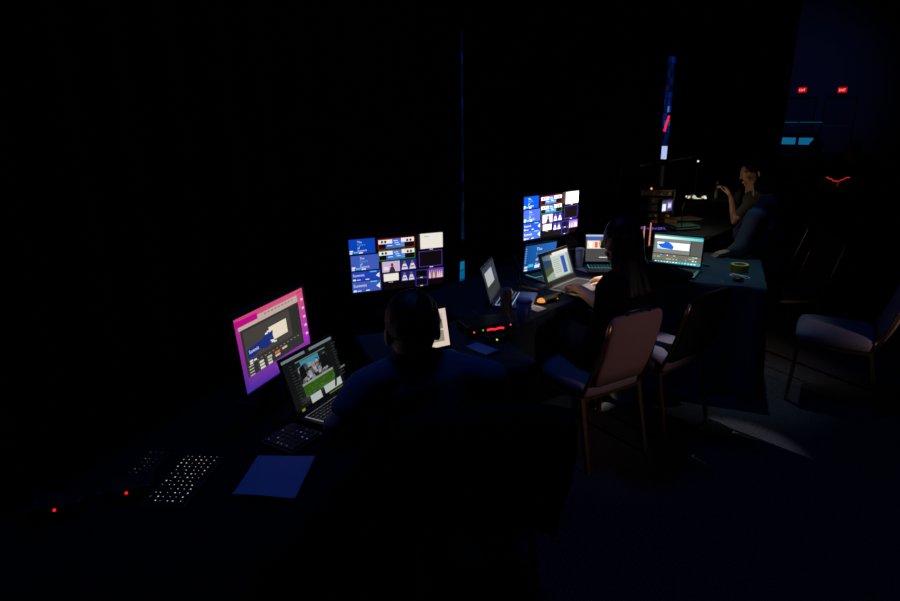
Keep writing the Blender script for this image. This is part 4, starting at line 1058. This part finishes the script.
    for s_ in (-1, 1):
        MB().ball(hc + (r * s_ * .031 + f * .078 + u * .006) * hs, .0125, 10, 8).build('eye', 'eye_white', body, True)
    if headset:
        mb = MB(); pts = [hc + (r * math.cos(a) * .098 + u * (math.sin(a) * .128 + .004) - f * .012) * hs for a in [math.pi * k / 20 for k in range(21)]]
        hb = mb.tube(pts, .007, 8).build('headset_band', 'black_plastic', body, True)
        for s_ in (-1, 1):
            cc = hc + (r * s_ * .094 - f * .010 - u * .006) * hs
            ec = MB().ell(cc, (r * .018, f * .034, u * .042), 16, 10).build('ear_cup', 'black_plastic', body, True)
            MB().ell(cc + r * s_ * .012, (r * .010, f * .010, u * .030), 12, 8).build('ear_cup_plate', headset, ec, True)
    return body
def mv(p, *d): return Vector(p) + Vector(d)

# man in navy, seen from behind in the foreground
A = dict(pel=(.035, 1.93, .575), chest=(-.075, 1.915, .82), neck=(-.125, 1.94, .985), head=(-.135, 1.97, 1.07), hf=(-.30, .93, -.14), hu=(0, .05, 1), hs=1.15,
         shL=(-.295, 1.88, .90), shR=(.135, 1.93, .90), elL=(-.395, 1.79, .80), elR=(.19, 2.02, .74),
         wrL=(-.315, 2.01, .803), wrR=(.075, 2.255, .80), fdL=(.10, .20, -.02), fdR=(-.05, .2, -.03),
         hipL=(-.06, 1.96, .565), hipR=(.13, 1.98, .565), knL=(-.14, 2.36, .585), knR=(.10, 2.42, .585), anL=(-.13, 2.40, .09), anR=(.12, 2.48, .09))
person('man in a navy shirt seen from behind in the foreground, at the small table', A, 'navy_shirt', sleeve='short', voxel=.006)

# woman in black with long dark hair, hand on the laptop
hb_ = Vector((.893, 3.07, 1.150))
B = dict(pel=(.855, 2.98, .575), chest=(.93, 3.03, .83), neck=(.925, 3.055, 1.0), head=hb_, hf=(-.93, .30, -.20), hu=(-.1, .0, 1), hs=.94, sl=.45,
         shL=(.865, 2.95, .925), shR=(1.15, 3.14, .935), elL=(.80, 3.09, .80), elR=(1.16, 3.36, .83),
         wrL=(.745, 3.32, .812), wrR=(.985, 3.535, .800), fdL=(-.03, .2, -.03), fdR=(-.09, .15, -.02), hbL=(.1, 0, 1),
         hipL=(.745, 2.98, .565), hipR=(.92, 3.06, .565), knL=(.61, 3.38, .585), knR=(.79, 3.46, .585), anL=(.58, 3.42, .09), anR=(.76, 3.52, .09))
person('woman in black with long dark hair typing on the laptop', B, 'black_shirt', sleeve='short', hair='long', voxel=.005)

# person in the dark top with grey sleeve leaning on the yellow tape table
hd = aty(767, 190, 4.46)
Dp_ = dict(pel=(2.52, 4.53, .585), chest=(2.39, 4.50, .86), neck=(2.335, 4.48, 1.05), head=(hd.x, hd.y + .02, hd.z - .02), hf=(-.35, .90, -.25), hu=(-.1, .1, 1),
           shL=tuple(aty(755, 217, 4.34)), shR=(2.42, 4.68, .98), elL=tuple(aty(741, 249, 4.30)), elR=(2.36, 4.80, .82),
           wrL=tuple(aty(731, 251.5, 4.34)), wrR=(2.30, 4.62, .79), fdL=(-.2, -.0, -.04), fdR=(-.1, -.1, -.02),
           hipL=(2.50, 4.43, .575), hipR=(2.52, 4.62, .575), knL=(2.12, 4.41, .585), knR=(2.12, 4.62, .585), anL=(2.10, 4.42, .09), anR=(2.10, 4.62, .09))
person('person in a dark top with grey sleeve leaning on the yellow tape table', Dp_, 'navy_shirt', sleeve='long', collar=True, sleeve_mat='grey_sleeve', voxel=.0055)

# person with the headset and raised tattooed forearm
hc_ = aty(752.5, 171, 5.42)
Cc = dict(pel=(2.82, 5.42, .585), chest=(2.745, 5.40, .86), neck=(2.715, 5.41, 1.055), head=(hc_.x, hc_.y, hc_.z - .01), hf=(-.93, .02, -.25), hu=(-.12, 0, 1),
          shL=(2.675, 5.235, 1.02), shR=(2.73, 5.60, 1.01), elL=(2.555, 5.30, .83), elR=(2.80, 5.70, .78),
          wrL=tuple(aty(731.5, 197, 5.40)), wrR=(2.72, 5.72, .70), fdL=(-.08, .02, .12), hbL=(.8, -.3, .5), curlL=.7, fdR=(-.2, 0, -.02),
          hipL=(2.80, 5.33, .575), hipR=(2.84, 5.51, .575), knL=(2.42, 5.46, .585), knR=(2.46, 5.66, .585), anL=(2.42, 5.50, .09), anR=(2.46, 5.70, .09))
person('person in a grey top wearing a headset, forearm raised, at the far table', Cc, 'grey_shirt', sleeve='short', headset='white_plastic', arm_mat='tattoo_skin', voxel=.0055)

# two seated figures in the dark far right
def seated(label, head, facing, shirt, clabel):
    h = Vector(head); f = Vector((facing[0], facing[1], 0)).normalized(); r = V(f.y, -f.x, 0); dz = h.z - 1.22
    base = V(h.x, h.y, 0) - f * .04
    q = lambda a, c, z: base + f * a + r * c + V(0, 0, z)
    J = dict(pel=q(-.02, 0, .575), chest=q(-.01, 0, .84 + dz * .5), neck=q(.01, 0, 1.06 + dz), head=q(.05, 0, 1.19 + dz), hf=f,
             shL=q(0, -.18, 1.0 + dz * .8), shR=q(0, .18, 1.0 + dz * .8), elL=q(.10, -.24, .76), elR=q(.10, .24, .76), wrL=q(.32, -.14, .70), wrR=q(.32, .14, .70),
             hipL=q(0, -.09, .57), hipR=q(0, .09, .57), knL=q(.42, -.11, .585), knR=q(.42, .11, .585), anL=q(.46, -.11, .09), anR=q(.46, .11, .09))
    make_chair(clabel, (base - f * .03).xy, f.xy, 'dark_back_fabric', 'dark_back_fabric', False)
    return person(label, J, shirt, voxel=.012)
seated('dark seated figure in front of the cyan counter', aty(816, 146, 9.0), (-.8, .6), 'black_shirt', 'dark chair under the seated figure before the cyan counter')
seated('dark seated figure at the far right under the right exit sign', aty(853, 150, 8.2), (-.9, -.2), 'black_shirt', 'dark chair under the seated figure at far right')
